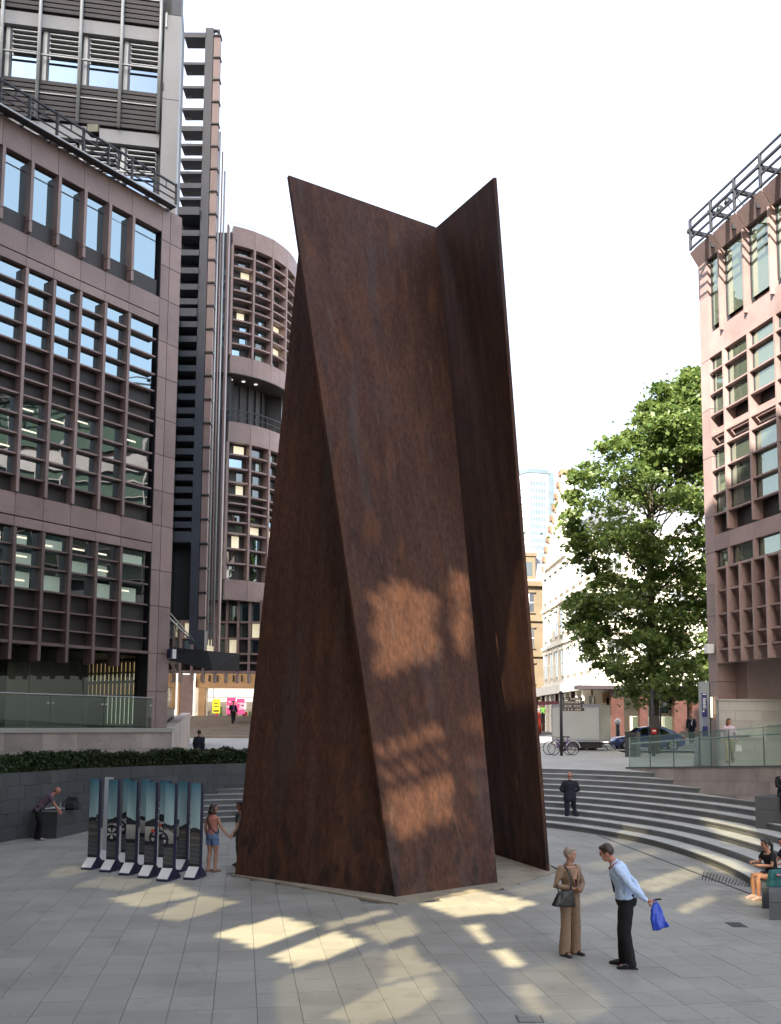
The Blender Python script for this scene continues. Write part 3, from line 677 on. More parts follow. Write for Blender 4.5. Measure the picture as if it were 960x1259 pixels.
# ground floor: clear glass, dark room, lit far side
zg1 = lz(804)
for b, a in zip(edges[::2] + [U_L], edges[2::2] + [U_L]):
    if b - a > .1: P('shop_glass', GL_G, lb, a + .02, b - .02, ZG, zg1, -.40, -.385)
P('lobby_floor', DGRAN, lb, U_L - 3, U_R + .9, 2.9, ZG - .005, -14, -.2)
P('lobby_ceiling', BRONZE, lb, U_L - 3, U_R + .9, zg1, zg1 + .2, -14, -.42)
P('lobby_wall', mat('lobby_wall', (0.12, 0.09, 0.06), .6, .2, .8), lb, U_L - 3, -3.6, ZG, zg1, -9.2, -9)
for k, (u, d) in enumerate(((-5.2, -3), (-8.0, -3), (-3.2, -7))): P('lobby_column', BRONZE, lb, u - .3, u + .3, ZG, zg1, d - .3, d + .3)
warm = emit('lit_timber', (1.0, 0.66, 0.38), .20); cool = emit('lit_white', (0.95, 1.0, 0.92), .32)
for u, z0, z1, wd_ in ((-6.6, 3.9, 5.5, .14), (-5.7, 4.0, 5.0, .12), (-4.25, 4.0, 5.2, .22), (-7.6, 4.0, 4.9, .3)): P('wall_lamp', warm, lb, u - wd_ / 2, u + wd_ / 2, z0, z1, -5.02, -4.98)
# end wall of the lobby: glazed, with the lit shop beyond
pale = emit('lit_pale', (1.0, .85, .62), .28)
P('lobby_end', BRONZE, lb, -.32, -.22, ZG, zg1, -14, -.7)
for z0, z1, m in ((3.5, 4.55, cool), (4.62, 5.05, warm), (5.14, 5.42, pale), (5.5, 5.85, warm)): P('lit_panel', m, lb, -.36, -.325, z0, z1, -4.3, -.75)
for k in range(15): d = -.8 - k * .25; P('glazing_bar', DSTEEL, lb, -.5, -.40, ZG, zg1, d - .035, d + .035)
P('glazing_bar', DSTEEL, lb, -.5, -.38, 5.05, 5.15, -4.4, -.7); P('lobby_screen', BRONZE, lb, -1.6, -1.5, ZG, 4.5, -2.6, -1.7)
# terrace in front of the building and its sandstone face
tw = thing('sandstone_wall', 'pale sandstone terrace wall above the hedge below the left building', 'wall', tuple(FL.pt(0, 2.4)))
u = .12
for k in range(9):
    u2 = u - 1.35
    for z0, z1 in ((2.0, 2.62), (2.63, 3.20)): P('stone_slab', SAND, tw, u2 + .004, u - .004, z0, z1, -.10, .12 + random.uniform(0, .004))
    u = u2
P('coping', LIME, tw, u, .16, 3.205, 3.36, -.5, .17)
P('wall_core', JOINT, tw, u, .10, 1.9, 3.2, -.4, .11)
# return wall running back beside the stairs
r0 = FL.pt(.14, 0, .12); r1 = D(234, 876, 54); r1.z = 0
MB().hexa([r0 + Vector((0, 0, 1)), r1 + Vector((0, 0, 1)), r1 + Vector((-.5, 0, 1)), r0 + Vector((-.5, .3, 1)), r0 + Vector((0, 0, 3.36)), r1 + Vector((0, 0, 4.12)), r1 + Vector((-.5, 0, 4.12)), r0 + Vector((-.5, .3, 3.36))]).build('return_wall', SAND, tw)
# glass guard on the terrace
gg = thing('glass_guard', 'glass guard rail along the terrace edge of the left building', 'balustrade', tuple(FL.pt(-5, 3.36)))
u = -.75
for k in range(5):
    P('glass_panel', GL_B, gg, u - 2.1, u - .01, 3.37, 4.42, .03, .045); P('clamp', ALU, gg, u - .12, u - .04, 4.15, 4.21, .02, .06); P('clamp', ALU, gg, u - 2.07, u - 1.99, 4.15, 4.21, .02, .06); u -= 2.12
MB().tube([FL.pt(-.7, 4.46, .038), FL.pt(u, 4.46, .038)], .022, 8).build('handrail', ALU, gg, True)
# maintenance balcony round the parapet
gy = thing('roof_balcony', 'dark steel maintenance balcony with railings along the top of the left building', 'balcony', tuple(FL.pt(-5, 23.3)))
def gbar(name, m, u0, z0, d0, u1, z1, d1, w, h=None): return MB().bar(FL.pt(u0, z0, d0), FL.pt(u1, z1, d1), w, h).build(name, m, gy)
GD = .45; FGL = Frame(Vector((FL.A.x, FL.A.y, 0)) + FL.n * GD, FL.U); ug = FGL.uz(216.5, 240)[0]
zt_g, zb_g = FGL.uz(216.5, 228)[1], FGL.uz(216.5, 254)[1]; hg_ = zt_g - zb_g
gp = [ug - 1.045 * i for i in range(11)]
for i, u in enumerate(gp):
    gbar('post', DSTEEL, u, zb_g, GD, u, zt_g + .05, GD, .085, .085); gbar('bracket', DSTEEL, u, zb_g + .02, -.3, u, zb_g + .04, GD, .06, .14)
    if i < 10:
        gbar('picket', DSTEEL, u - .5, zb_g + hg_ * .62, GD, u - .5, zt_g, GD, .035)
        a_ = [FL.pt(u - .05, zb_g + .06, GD - .05), FL.pt(u - 1.0, zb_g + .06, GD - .05), FL.pt(u - 1.0, zb_g + .62, -.5), FL.pt(u - .05, zb_g + .62, -.5)]
        nn = Vector((0, 0, .03)); MB().hexa(a_ + [q + nn for q in a_]).build('sloped_panel', BLUESTEEL, gy)
for z, wd_ in ((zt_g, .065), (zb_g + hg_ * .62, .045), (zb_g + hg_ * .3, .04)): gbar('rail', DSTEEL, gp[0], z, GD, gp[-1], z, GD, wd_)
gbar('edge_angle', ALU, gp[0], zb_g - .02, GD + .05, gp[-1], zb_g - .02, GD + .05, .04, .05)
gbar('floor_plate', DSTEEL, gp[0], zb_g - .01, GD - .16, gp[-1], zb_g - .01, GD - .16, .30, .03)
fl_ = thing('flood_light', 'small floodlight clamped to the roof balcony of the left building', 'lamp', tuple(FL.pt(gp[4] + .4, zt_g, GD)))
c = FL.pt(gp[4] + .4, zt_g + .18, GD); MB().hexa([c + Vector(q) for q in ((-.22, -.1, -.14), (.22, -.1, -.14), (.14, .2, -.14), (-.14, .2, -.14), (-.22, -.1, .2), (.22, -.1, .2), (.14, .2, .12), (-.14, .2, .12))]).build('housing', BLACKM, fl_)
MB().hexa([c + Vector(q) for q in ((-.19, -.125, -.11), (.19, -.125, -.11), (.19, -.102, -.11), (-.19, -.102, -.11), (-.19, -.125, .17), (.19, -.125, .17), (.19, -.102, .17), (-.19, -.102, .17))]).build('lens', mat('lamp_lens', (.45, .42, .3), .2), fl_)
# small lamp box on the pier
lp = thing('wall_lantern', 'small white square wall light on the granite pier of the left building', 'lamp', tuple(FL.pt(.02, 5.6, .1)))
FL.piece('body', WHITEP, lp, -.02, .16, 5.95, 6.3, .0, .22); FL.piece('back_plate', NAVY, lp, -.10, -.022, 5.95, 6.3, .0, .2)

# dark glazed return of the building behind the service ladder
rt0 = FL.pt(-.02, 0, -.35); rt1 = D(228, 500, 50); rt1.z = 0
FR = Frame(rt0, rt1 - rt0); LR = (rt1 - rt0).length
for i in range(7):
    for j in range(9):
        z0 = 4.2 + j * 2.1; FR.piece('return_pane', GL_D, lb, LR * i / 7 + .05, LR * (i + 1) / 7 - .05, z0 + .05, z0 + 2.05, -.12, -.08)
FR.piece('return_core', DSTEEL, lb, 0, LR, 3.4, 23.0, -.6, -.13)

# =================================================================== SERVICE LADDER (louvred steel frame)
YL = 44.0
lx = lambda x, y=400: D(x, y, YL).x
lzz = lambda y, x=240: D(x, y, YL).z
sl = thing('steel_service_tower', 'tall dark steel louvred service tower with pink granite strip beside the left building', 'service tower', (lx(250), YL, 7))
x0, x1 = lx(250, 400) - .30, lx(250, 400) + .10
zt_, zb_ = lzz(34), lzz(792)
MB().box(x0, x1, YL, YL + .5, zb_, zt_).build('steel_column', BLUESTEEL, sl)
k = 0; z = zb_ + .1
gpx = x1 + .03
while z < zt_ - .5:
    h = 1.18; MB().box(gpx, gpx + .32, YL + .02, YL + .35, z + .04, min(z + h - .04, zt_ - .3)).build('granite_panel', GRAN, sl)
    MB().box(gpx - .02, gpx + .37, YL - .05, YL + .36, z + h - .035, z + h + .035).build('clip', DSTEEL, sl); z += h
MB().tube([(gpx + .2, YL + .2, zt_ - .35), (gpx + .2, YL + .2, zt_ - .02), (gpx - .1, YL + .2, zt_ - .02)], .09, 8).build('top_bend', BLUESTEEL, sl, True)
for dx, dy, rr in ((.37, .4, .05), (.44, .8, .04), (.50, 1.2, .05)): MB().tube([(gpx + dx, YL + dy, zb_ + 2 * dy * .0), (gpx + dx, YL + dy, zt_ - 4.5 - dy * 2)], rr, 8).build('drain_pipe', ALU if rr > .045 else GRAN, sl, True)
for i, dx in enumerate((.44,)):
    MB().box(gpx + dx, gpx + dx + .10, YL + 2.5 + i * 2, YL + 2.9 + i * 2, zb_ - .6, zt_ - 9 - i * 3).build('granite_strip', GRAN, sl)
xl = lx(216)
ys_r = [43, 78, 107, 134, 158, 178, 196, 212, 228, 244]
for i, y in enumerate(ys_r):
    z = lzz(y); MB().box(xl, x0, YL - .05, YL + .75, z - (.16 if i % 4 == 0 else .10), z + (.10 if i % 4 == 0 else .03)).build('louvre', BLUESTEEL, sl)
z = lzz(262); ys2 = [262, 288, 312, 334, 354, 372, 386, 400, 418, 436, 454, 472, 489, 506, 521, 540, 556, 572, 588, 603, 618, 633, 646]
for i, y in enumerate(ys2):
    z = lzz(y); big = y in (262, 386, 521); xa = lx(216 - (y - 260) * .022)
    MB().box(xa, x0, YL - .1 if not big else YL - .25, YL + .75, z - (.22 if big else .13), z + (.18 if big else .16)).build('louvre', BLUESTEEL, sl)
MB().box(xl - .3, x0, YL + .8, YL + .95, lzz(760), lzz(256)).build('back_plate', mat('louvre_back', (.012, .013, .016), .5), sl)
MB().box(lx(208), x0, YL - .3, YL + .7, lzz(668), lzz(655)).build('platform', BLUESTEEL, sl)
for k in range(3): MB().tube([(xl + .12 + k * .12, YL + .5, lzz(250)), (xl + .12 + k * .09, YL + .5, lzz(55))], .012, 5).build('cable', ALU, sl)
# balcony railings and white blinds seen between upper louvres are the tower behind

# =================================================================== LOUVRED TOWER behind, set back
YT = 46.5
FT = Frame(D(217, 200, YT), (0.985, 0.17))
tz = lambda y: FT.uz(190, y)[1]
tu = lambda x, y=60: FT.uz(x, y)[0]
tt = thing('louvred_tower', 'grey office tower with dark louvres and pale vertical poles behind the left building', 'building', tuple(FT.pt(-4, 20)))
T = lambda *a, **k: FT.piece(*a, **k)
U0 = tu(199)
T('core', mat('tower_core', (.10, .10, .10), .6), tt, -14, -.3, 18, 46, -8, -.5)
polesx = [197, 149.5, 99, 48.5, 2, -45, -92]
pu = [tu(x) for x in polesx]
H_ = tz(35) - tz(165)                       # storey module
for fl in range(-1, 3):
    zb = tz(163) + fl * H_
    if zb > 46: continue
    T('floor_band', GREYPANEL, tt, -14, U0, zb - .75, zb - .02, -.45, -.10)
    for b, a in zip(pu, pu[1:]):
        for k in range(8): z = zb + .10 + k * .27; T('louvre', LOUV, tt, a + .06, b - .06, z, z + .20, -.22, .0); 
        zg0, zg1_ = zb + 2.25, zb + H_ - .78
        T('window_pane', GL_S, tt, a + .42, b - .06, zg0, zg0 + 1.35, -.42, -.38); T('upper_pane', GL_D, tt, a + .42, b - .06, zg0 + 1.40, zg1_, -.42, -.38)
        T('window_frame', BLUESTEEL, tt, a + .30, a + .42, zg0, zg1_, -.44, -.30); T('side_panel', ALU, tt, a + .10, a + .30, zg0, zg1_, -.44, -.32)
        for k in range(5): z = zg0 + 1.55 + k * .27; T('blade', ALU, tt, a + .45, b - .08, z, z + .05, -.35, -.15)
        T('crossbar', ALU, tt, a, b, zg0 + 1.33, zg0 + 1.40, -.1, .0)
        T('crossbar', ALU, tt, a, b, zb + 1.45, zb + 1.50, .01, .05)
for u in pu: MB().tube([FT.pt(u, tz(163), .15), FT.pt(u, 46, .15)], .095, 8).build('pole', ALU, tt, True)
T('corner_column', GREYPANEL, tt, U0 + .12, .02, 18, tz(18), -1.2, .12)
T('corner_joint', DSTEEL, tt, U0 + .11, .025, tz(122) - .02, tz(122) + .02, -1.2, .125)
T('corner_cap', BLUESTEEL, tt, U0 + .45, .02, tz(17), 46, -1.2, .10)
T('wind_vane', ALU, tt, U0 + .16, U0 + .24, tz(35), tz(17), .12, .22); T('wind_vane', DSTEEL, tt, U0 + .10, U0 + .16, tz(112), tz(103), .12, .2)

# =================================================================== CURVED BUILDING behind
RB = 5.8; TH0 = R(22); CB = Vector((D(284, 380, 58).x - 5.8 * math.sin(TH0), 58 + 5.8 * math.cos(TH0), 0))
cz = lambda y: D(300, y, 58).z
def cp(th, r, z): return Vector((CB.x + (RB + r) * math.sin(th), CB.y - (RB + r) * math.cos(th), z))
cb = thing('curved_building', 'pink granite building with rounded gridded corner in two stacked blocks at the rear', 'building', tuple(cp(TH0, 0, 6)))
def arc(name, m, t0, t1, z0, z1, r0, r1, parent=cb, n=3, label=None):
    mb = MB()
    for i in range(n + 1):
        t = t0 + (t1 - t0) * i / n; mb.v += [tuple(cp(t, r0, z0)), tuple(cp(t, r1, z0)), tuple(cp(t, r1, z1)), tuple(cp(t, r0, z1))]
    for i in range(n):
        a, b = 4 * i, 4 * i + 4; mb.f += [(a + 1, b + 1, b + 2, a + 2), (a + 2, b + 2, b + 3, a + 3), (a, a + 3, b + 3, b), (a, b, b + 1, a + 1)]; mb.mi += [0] * 4
    k = 4 * n; mb.f += [(0, 1, 2, 3), (k + 3, k + 2, k + 1, k)]; mb.mi += [0] * 2
    return mb.build(name, m, parent)
BT = R(14.8); NB = 6; TE = TH0 + BT * NB
ctops = [(278, 301, [313, 326.7, 341.3, 356, 366.9, 377.9, 392.5, 406.2, 421.7], 436.4, 458, 'gggddggg'),
         (518, 543, [558, 575, 592, 608, 618, 628, 641, 655, 674, 692], 712, 737, 'gggddgggg')]
GLS = [GL_L, GL_D, GL_R, GL_D, emit('lit_office', (1.0, .88, .62), .16)]
for (ya, yb, fins, yc, yd, kinds) in ctops:
    arc('drum_core', BRONZE, TH0, TE, cz(yd) + .1, cz(ya) - .1, -2.5, -.5, n=24)
    for k in range(NB):
        t0, t1 = TH0 + BT * k, TH0 + BT * (k + 1)
        arc('granite_panel', GRAN, t0 + .002, t1 - .002, cz(yb), cz(ya), -.35, .06); arc('granite_panel', GRAN, t0 + .002, t1 - .002, cz(yd), cz(yc), -.35, .06)
        lv = [yb] + fins + [yc]
        for i, (p, q) in enumerate(zip(lv, lv[1:])):
            if i: arc('granite_fin', GRAN, t0 + .02, t1 - .02, cz(p) - .05, cz(p) + .05, -.36, .05)
            kd = 'd' if (i in (4, 5)) else 'g'
            s1 = t0 + (t1 - t0) * random.choice((.15, .35, .5)); s2 = min(t1 - .02, s1 + (t1 - t0) * random.choice((.35, .5, .6)))
            if kd == 'g': arc('window_pane', random.choice(GLS[:4]) if random.random() < .86 else GLS[4], s1, s2, cz(q) + .08, cz(p) - .10, -.48, -.44)
    for k in range(NB + 1):
        t = TH0 + BT * k; arc('mullion', GRAN, t - .012, t + .012, cz(yc), cz(yb), -.45, .10, n=1)
arc('soffit', mat('soffit', (.05, .042, .038), .6, .1, 1), TH0 - .3, TE, cz(459), cz(458.2), -5.5, .05, n=24)
arc('recess_wall', BRONZE, TH0 - .2, TE, cz(519), cz(459), -2.2, -1.7, n=24)
for k in range(12):
    t = TH0 - .2 + R(9) * k; arc('recess_frame', DSTEEL, t - .006, t + .006, cz(519), cz(459), -1.72, -1.6, n=1)
for k in range(12):
    t = TH0 + R(7) * k; MB().bar(cp(t, -.05, cz(519)), cp(t, -.05, cz(503)), .05).build('rail_post', DSTEEL, cb)
arc('rail', DSTEEL, TH0 - .4, TE, cz(503.5), cz(502), -.08, -.02, n=24); arc('rail', DSTEEL, TH0 - .4, TE, cz(511), cz(510), -.07, -.03, n=24)
MB().tube([cp(TH0 + R(3) * k, -.6, cz(268)) for k in range(30)], .02, 5).build('roof_rail', ALU, cb)
for k in range(10): MB().bar(cp(TH0 + R(9) * k, -.6, cz(278)), cp(TH0 + R(9) * k, -.6, cz(268)), .03).build('roof_post', ALU, cb)
for k, (tq, rq) in enumerate(((.45, -1.0), (.62, -.9), (.8, -.8), (.5, -2.2))):
    c = cp(tq, rq, cz(459) - .02); MB().tube([c, c - Vector((0, 0, .03))], .12, 10).build('downlight', emit('downlight', (1, .95, .85), .30), cb)
MB().box(CB.x - 1, CB.x + 5.0, CB.y - 1, CB.y + 9, cz(560), cz(430)).build('rear_block', BRONZE, cb)
# flat steel return at the left of the drum with small windows
xr0, xr1 = D(262, 400, 58.6).x, cp(TH0, 0, 0).x - .02
MB().box(xr0 - 1, xr1, 58.3, 62, cz(737), cz(283)).build('steel_return', mat('return_steel', (.035, .037, .045), .5), cb)
for k, y in enumerate((332, 346, 360, 386, 395, 408, 421, 560, 572, 586, 600, 640, 655, 668, 690)):
    xq = D(276, y, 58.2).x; MB().box(xq - .22, xq + .16, 58.27, 58.295, cz(y) - .23, cz(y) + .2).build('return_window', GLS[0] if y < 500 else GLS[2], cb)
for y in (352, 402, 520): MB().bar((xr0, 58.22, cz(y + 14)), (xr1, 58.22, cz(y - 16)), .09).build('diagonal_brace', DSTEEL, cb)
# lower grid with hanging teeth
FX = Frame((-13.5, 59.2, 0), (1, 0.02)); gz = lambda y: D(295, y, 59.2).z
XP = lambda *a, **k: FX.piece(*a, **k)
XP('grid_core', BRONZE, cb, -1, 9.5, gz(826), gz(738), -2.5, -.5)
for k in range(13):
    u = .2 + k * .72; XP('mullion', GRAND, cb, u - .075, u + .075, gz(840), gz(738), -.4, .12)
    if k < 12:
        for a, b in ((738, 765), (765, 785), (785, 804)):
            if random.random() < .75: XP('window_pane', random.choice([GL_R, GL_L, GLS[4]]), cb, u + .12, u + .6, gz(b) + .05, gz(a) - .05, -.48, -.44)
for y in (765, 785, 804, 815, 826): XP('granite_fin', GRAND, cb, .1, 9.0, gz(y) - .06, gz(y) + .06, -.35, .10)
# canopy over the passage
cn = thing('entrance_canopy', 'dark steel canopy with white tube lamps over the passage entrance', 'canopy', (-8.3, 41, 6))
cyy = 40.0; cx = lambda x: D(x, 800, cyy).x; cq = lambda y: D(240, y, cyy).z
MB().hexa([(cx(206), cyy - 2.6, cq(812)), (cx(262), cyy, cq(824)), (cx(276), cyy + 4, cq(819)), (cx(212), cyy + 4, cq(812)), (cx(206), cyy - 2.6, cq(800)), (cx(255), cyy, cq(800)), (cx(276), cyy + 4, cq(795)), (cx(212), cyy + 4, cq(790))]).build('canopy_deck', mat('canopy_dark', (.012, .012, .013), .8, .2, 2, spec=.15), cn)
MB().bar((cx(206), cyy - 2, cq(752)), (cx(233), cyy, cq(786)), .06).build('tie_rod', ALU, cn)
MB().bar((cx(214), cyy - 1, cq(757)), (cx(238), cyy + .5, cq(790)), .04).build('tie_rod', ALU, cn)
MB().tube([(cx(246), cyy - .15, cq(806)), (cx(254), cyy - .12, cq(818))], .05, 8).build('tube_lamp', WHITEP, cn); MB().tube([(cx(241), cyy - .15, cq(789)), (cx(246), cyy - .12, cq(795))], .05, 8).build('tube_lamp', WHITEP, cn)
MB().box(cx(240), cx(252), cyy - .2, cyy + .4, cq(800), cq(775)).build('column_foot', BLUESTEEL, cn)

# passage ground, stairs, shop front
stq = tag(bpy.data.objects.new('passage_steps', None), kind='structure'); COL.objects.link(stq)
pv = MB(); pv.add([(-9.3, 35.6, 1.25), (0, 38, 1.25), (0, 58, 2.62), (-13, 58, 2.62)], [(0, 1, 2, 3)]); struct(pv.build('passage_paving', SLABW))
for i in range(8): 
    y = 58 + i * 1.3; z = 2.62 + .18 * (i + 1); mb = MB().box(-15, 3, y, y + 1.31, 2.3, z); mb.build('step', mat('passage_step', (.20, .165, .14), .8, .15, 1.2, speck=.1), stq)
pl2 = MB().box(-30, 6, 68.4, 90, 2, 4.06); struct(pl2.build('passage_floor', SLABW))
sh = thing('shop_front', 'brightly lit shop front with yellow and pink posters at the end of the passage', 'shop', (-10, 72, 4.06))
sx = lambda x: D(x, 860, 72).x; sz = lambda y: D(280, y, 72).z
timber = mat('warm_timber', (.42, .25, .12), .6, .15, 1); lit = emit('shop_light', (1.0, .97, .86), .36)
MB().box(sx(215), sx(360), 74, 74.2, 4.06, sz(836)).build('back_wall', mat('shop_wall', (.6, .57, .5), .7), sh)
MB().box(sx(252), sx(360), 73.2, 73.25, sz(862), sz(846)).build('light_box', lit, sh)
MB().box(sx(240), sx(360), 72.0, 74, sz(846) + .02, sz(828)).build('fascia', timber, sh)
for k in range(13):
    x = sx(236) + k * .62; MB().box(x, x + .09, 71.9, 71.995, sz(838), sz(830)).build('fascia_fin', BRONZE, sh)
MB().box(sx(232), sx(360), 71.7, 74, sz(826), sz(824)).build('light_strip', emit('ceiling_strip', (1, .93, .75), .45), sh)
MB().box(sx(244), sx(252), 71.9, 72.4, 4.06, sz(846)).build('column', timber, sh)
MB().box(sx(222), sx(238), 71.6, 71.8, 4.1, sz(830)).build('door_leaf', GRAND, sh); MB().box(sx(219.5), sx(222) - .01, 71.55, 71.85, 4.06, sz(829)).build('door_frame', timber, sh)
for x in (262, 312, 330): MB().box(sx(x), sx(x) + .06, 71.95, 72.02, 4.06, sz(846)).build('window_bar', ALU, sh)
MB().box(sx(252), sx(360), 71.96, 72.0, sz(858), sz(857)).build('window_rail', ALU, sh)
def poster(m, x0, x1, y0, y1, marks, mm):
    p = MB().box(sx(x0), sx(x1), 71.90, 71.92, sz(y1), sz(y0)).build('poster', m, sh); q = MB()
    for (a, b, c_, d_) in marks: q.box(sx(x0 + (x1 - x0) * a), sx(x0 + (x1 - x0) * b), 71.88, 71.898, sz(y0 + (y1 - y0) * d_), sz(y0 + (y1 - y0) * c_))
    q.build('print_marks', mm, p)
poster(emit('yellow_print', (.8, .66, .03), .20), 261.5, 271, 859.5, 877, [(.2, .7, .28, .34), (.2, .8, .5, .56), (.15, .85, .78, .90)], mat('print_dark', (.1, .08, .02), .6))
poster(emit('pink_print', (.70, .07, .22), .22), 279, 290, 858, 878, [(.0, .9, .48, .60), (.2, .45, .2, .3)], WHITEP)
poster(emit('pink_print', (.70, .07, .22), .22), 291, 301, 859, 878, [(.1, .8, .25, .32), (.3, .9, .62, .7)], WHITEP)
poster(emit('white_print', (.9, .9, .86), .2), 295, 303, 864, 872, [(.2, .7, .3, .5)], mat('print_dark', (.1, .08, .02), .6))
poster(emit('pink_print', (.70, .07, .22), .22), 209, 213, 857, 866, [(.1, .9, .7, .8)], WHITEP)
for k in range(16):
    x = sx(254 + k * 4.6 + random.random() * 2); h = random.uniform(.25, .7); MB().box(x, x + .16, 72.5, 72.7, 4.1, 4.1 + h).build('goods', [WHITEP, NAVY, mat('goods_red', (.5, .04, .04), .6), mat('goods_green', (.1, .3, .1), .6)][k % 4], sh)

# =================================================================== RIGHT BUILDING
FB = Frame(D(875, 940, 38.5), (0.2435, -1.0))
rz = lambda x, y: FB.uz(x, y)[1]
B = lambda *a, **k: FB.piece(*a, **k)
rb = thing('granite_building', 'pink granite building with deep window grid and open railed eaves on the right edge', 'building', tuple(FB.pt(0, 2)))
m1, m2, m3 = FB.uz(892.5, 500)[0], FB.uz(922, 480)[0], FB.uz(955.5, 450)[0]
sp = (m3 - m1) / 2; RM = [m1 + sp * i for i in range(11)]; UE = RM[-1] + sp; UP0 = FB.uz(877, 600)[0]
redge = [UP0] + RM + [UE]
ZTOP = rz(884, 291); zw1, zw0, zsp = rz(889.3, 304), rz(903, 379.5), rz(903, 400)
zb0 = rz(891, 428.6)
B('core', BRONZE, rb, UP0 - .3, UE, rz(899, 790), ZTOP - .2, -9, -.75)
pzs = [1.9, 4.0, rz(882, 838), rz(882, 796), rz(878, 757), rz(878, 718), rz(878, 679), rz(878, 634), rz(878, 560), rz(878, 500), rz(875, 440), rz(874, 360), ZTOP - .5]
for a, b in zip(pzs, pzs[1:]): B('granite_panel', GRAN, rb, -.02, UP0, a + .012, b - .012, -.9, 0.02)
B('pier_core', DSTEEL, rb, .0, UP0 - .02, 1.9, ZTOP - .4, -.88, -.01)
def rband(z0, z1):
    for a, b in zip([UP0 + .01] + [m + .5 * sp * 0 for m in RM] + [UE], RM + [UE]): B('granite_panel', GRAN, rb, a + .007, b - .007, z0, z1, -.5, .03 + random.uniform(-.003, .003))
rband(zb0, zsp + .35); zb3, zb2 = rz(897, 672), rz(895, 653); rband(zb3, zb2)
# cornice: sloped beige panels
for a, b in zip([-.02] + RM, RM + [UE]):
    q = [FB.pt(a + .02, zw1 + .03, .03), FB.pt(b - .02, zw1 + .03, .03), FB.pt(b - .02, zw1 + .03, -.6), FB.pt(a + .02, zw1 + .03, -.6), FB.pt(a + .02, ZTOP, .42), FB.pt(b - .02, ZTOP, .42), FB.pt(b - .02, ZTOP, -.6), FB.pt(a + .02, ZTOP, -.6)]
    MB().hexa(q).build('cornice_panel', GRAN, rb)
    q = [FB.pt(a + .3, ZTOP + .02, .34), FB.pt(b - .2, ZTOP + .02, .34), FB.pt(b - .2, ZTOP + .02, -1.2), FB.pt(a + .3, ZTOP + .02, -1.2), FB.pt(a + .3, ZTOP + .1, .34), FB.pt(b - .2, ZTOP + .1, .34), FB.pt(b - .2, ZTOP + .1, -1.2), FB.pt(a + .3, ZTOP + .1, -1.2)]
    MB().hexa(q).build('gutter', DSTEEL, rb)
def rgrid(levels, kinds, mtop, mbot, mu, ed, md=.09, fins=True, name=GL_R):
    for i, ((zt1, zt0), kd) in enumerate(zip(zip(levels, levels[1:]), kinds)):
        for a, b in zip(ed, ed[1:]):
            if kd == 'g': B('window_pane', name, rb, a + .10, b - .02, zt0 + .02, zt1 - .02, -.17, -.14); B('window_frame', DSTEEL, rb, a + .045, a + .10, zt0, zt1, -.22, -.11)
            elif kd == 'd': B('spandrel_panel', BRONZE, rb, a + .02, b - .02, zt0, zt1, -.5, -.36)
            elif kd == 'b': B('sill_panel', GRAN, rb, a + .02, b - .02, zt0, zt0 + (zt1 - zt0) * .45, -.40, -.22); B('spandrel_panel', BRONZE, rb, a + .02, b - .02, zt0 + (zt1 - zt0) * .45, zt1, -.55, -.42)
            if fins and i: B('granite_fin', GRAN, rb, a + .05, b - .05, zt1 - .03, zt1 + .03, -.13, .06)
    for m in mu: B('mullion', GRAN, rb, m - .045, m + .045, mbot, mtop, -.60, md)
rgrid([zw1, zw0], 'g', zw1, rz(894, 403), RM, redge, .18, False)
for a, b in zip(redge, redge[1:]):
    B('sill_panel', GRAN, rb, a + .02, b - .02, zsp - .3, zw0, -.5, -.30); z = zw1 - (zw1 - zw0) * .33; B('transom', ALU, rb, a + .14, b - .02, z - .05, z + .05, -.49, -.42)
    B('steel_fin', DSTEEL, rb, a + .10, a + .16, zsp, zw1, -.4, -.1)
fl = [rz(*q) for q in ((891.5, 428.6), (891.5, 447.9), (892.6, 475), (893, 502), (894, 528), (894.3, 544), (895.5, 571), (895, 601.4), (896.5, 627), (895, 653))]
rgrid(fl, 'gggbdgggd', fl[0], fl[-1] + .1, RM, redge)
fl2 = [rz(*q) for q in ((897, 672), (897.9, 695.8), (898.6, 723.7), (898.6, 753), (899, 780), (900, 797), (900, 800))]
rgrid(fl2[:2], 'g', fl2[0], fl2[1], RM, redge)
RM2 = [UP0 + .18 + sp * .5 * i for i in range(22)]
rgrid(fl2[1:], 'ddddd', fl2[1] + .05, rz(900, 814), RM2, [UP0 + .18] + RM2[1:], .16)
B('granite_fin', GRAN, rb, UP0 + .18, UE, fl2[1] - .045, fl2[1] + .045, -.5, .10)
B('undercroft_pier', GRAN, rb, .52, 1.4, 1.9, rz(899, 790), -2.6, -.8)
B('undercroft_ceiling', BRONZE, rb, .1, UE, rz(899, 790) - .02, rz(899, 790) + .2, -12, -.7)
vl = thing('wall_lamp', 'lit vertical tube lamp on the pier beside the totem sign', 'lamp', tuple(FB.pt(-.1, 3.9, .1)))
p0 = D(873.6, 882, 38.2); p1 = D(873.2, 857, 38.2)
MB().bar(p0, p1, .14, .12).build('tube', emit('tube_light', (1, .92, .65), .6), vl); MB().bar(p0 + Vector((0, .1, -.1)), p1 + Vector((0, .1, .1)), .2, .06).build('back_plate', DSTEEL, vl)
ll = thing('wall_lantern', 'small white square wall light high on the pier of the right building', 'lamp', tuple(FB.pt(0, 6.6, .1)))
p0 = D(869, 803, 38.0); MB().box(p0.x, p0.x + .3, p0.y, p0.y + .3, p0.z, p0.z + .38).build('body', WHITEP, ll); MB().box(p0.x + .302, p0.x + .36, p0.y, p0.y + .3, p0.z + .02, p0.z + .36).build('back_plate', ALU, ll)
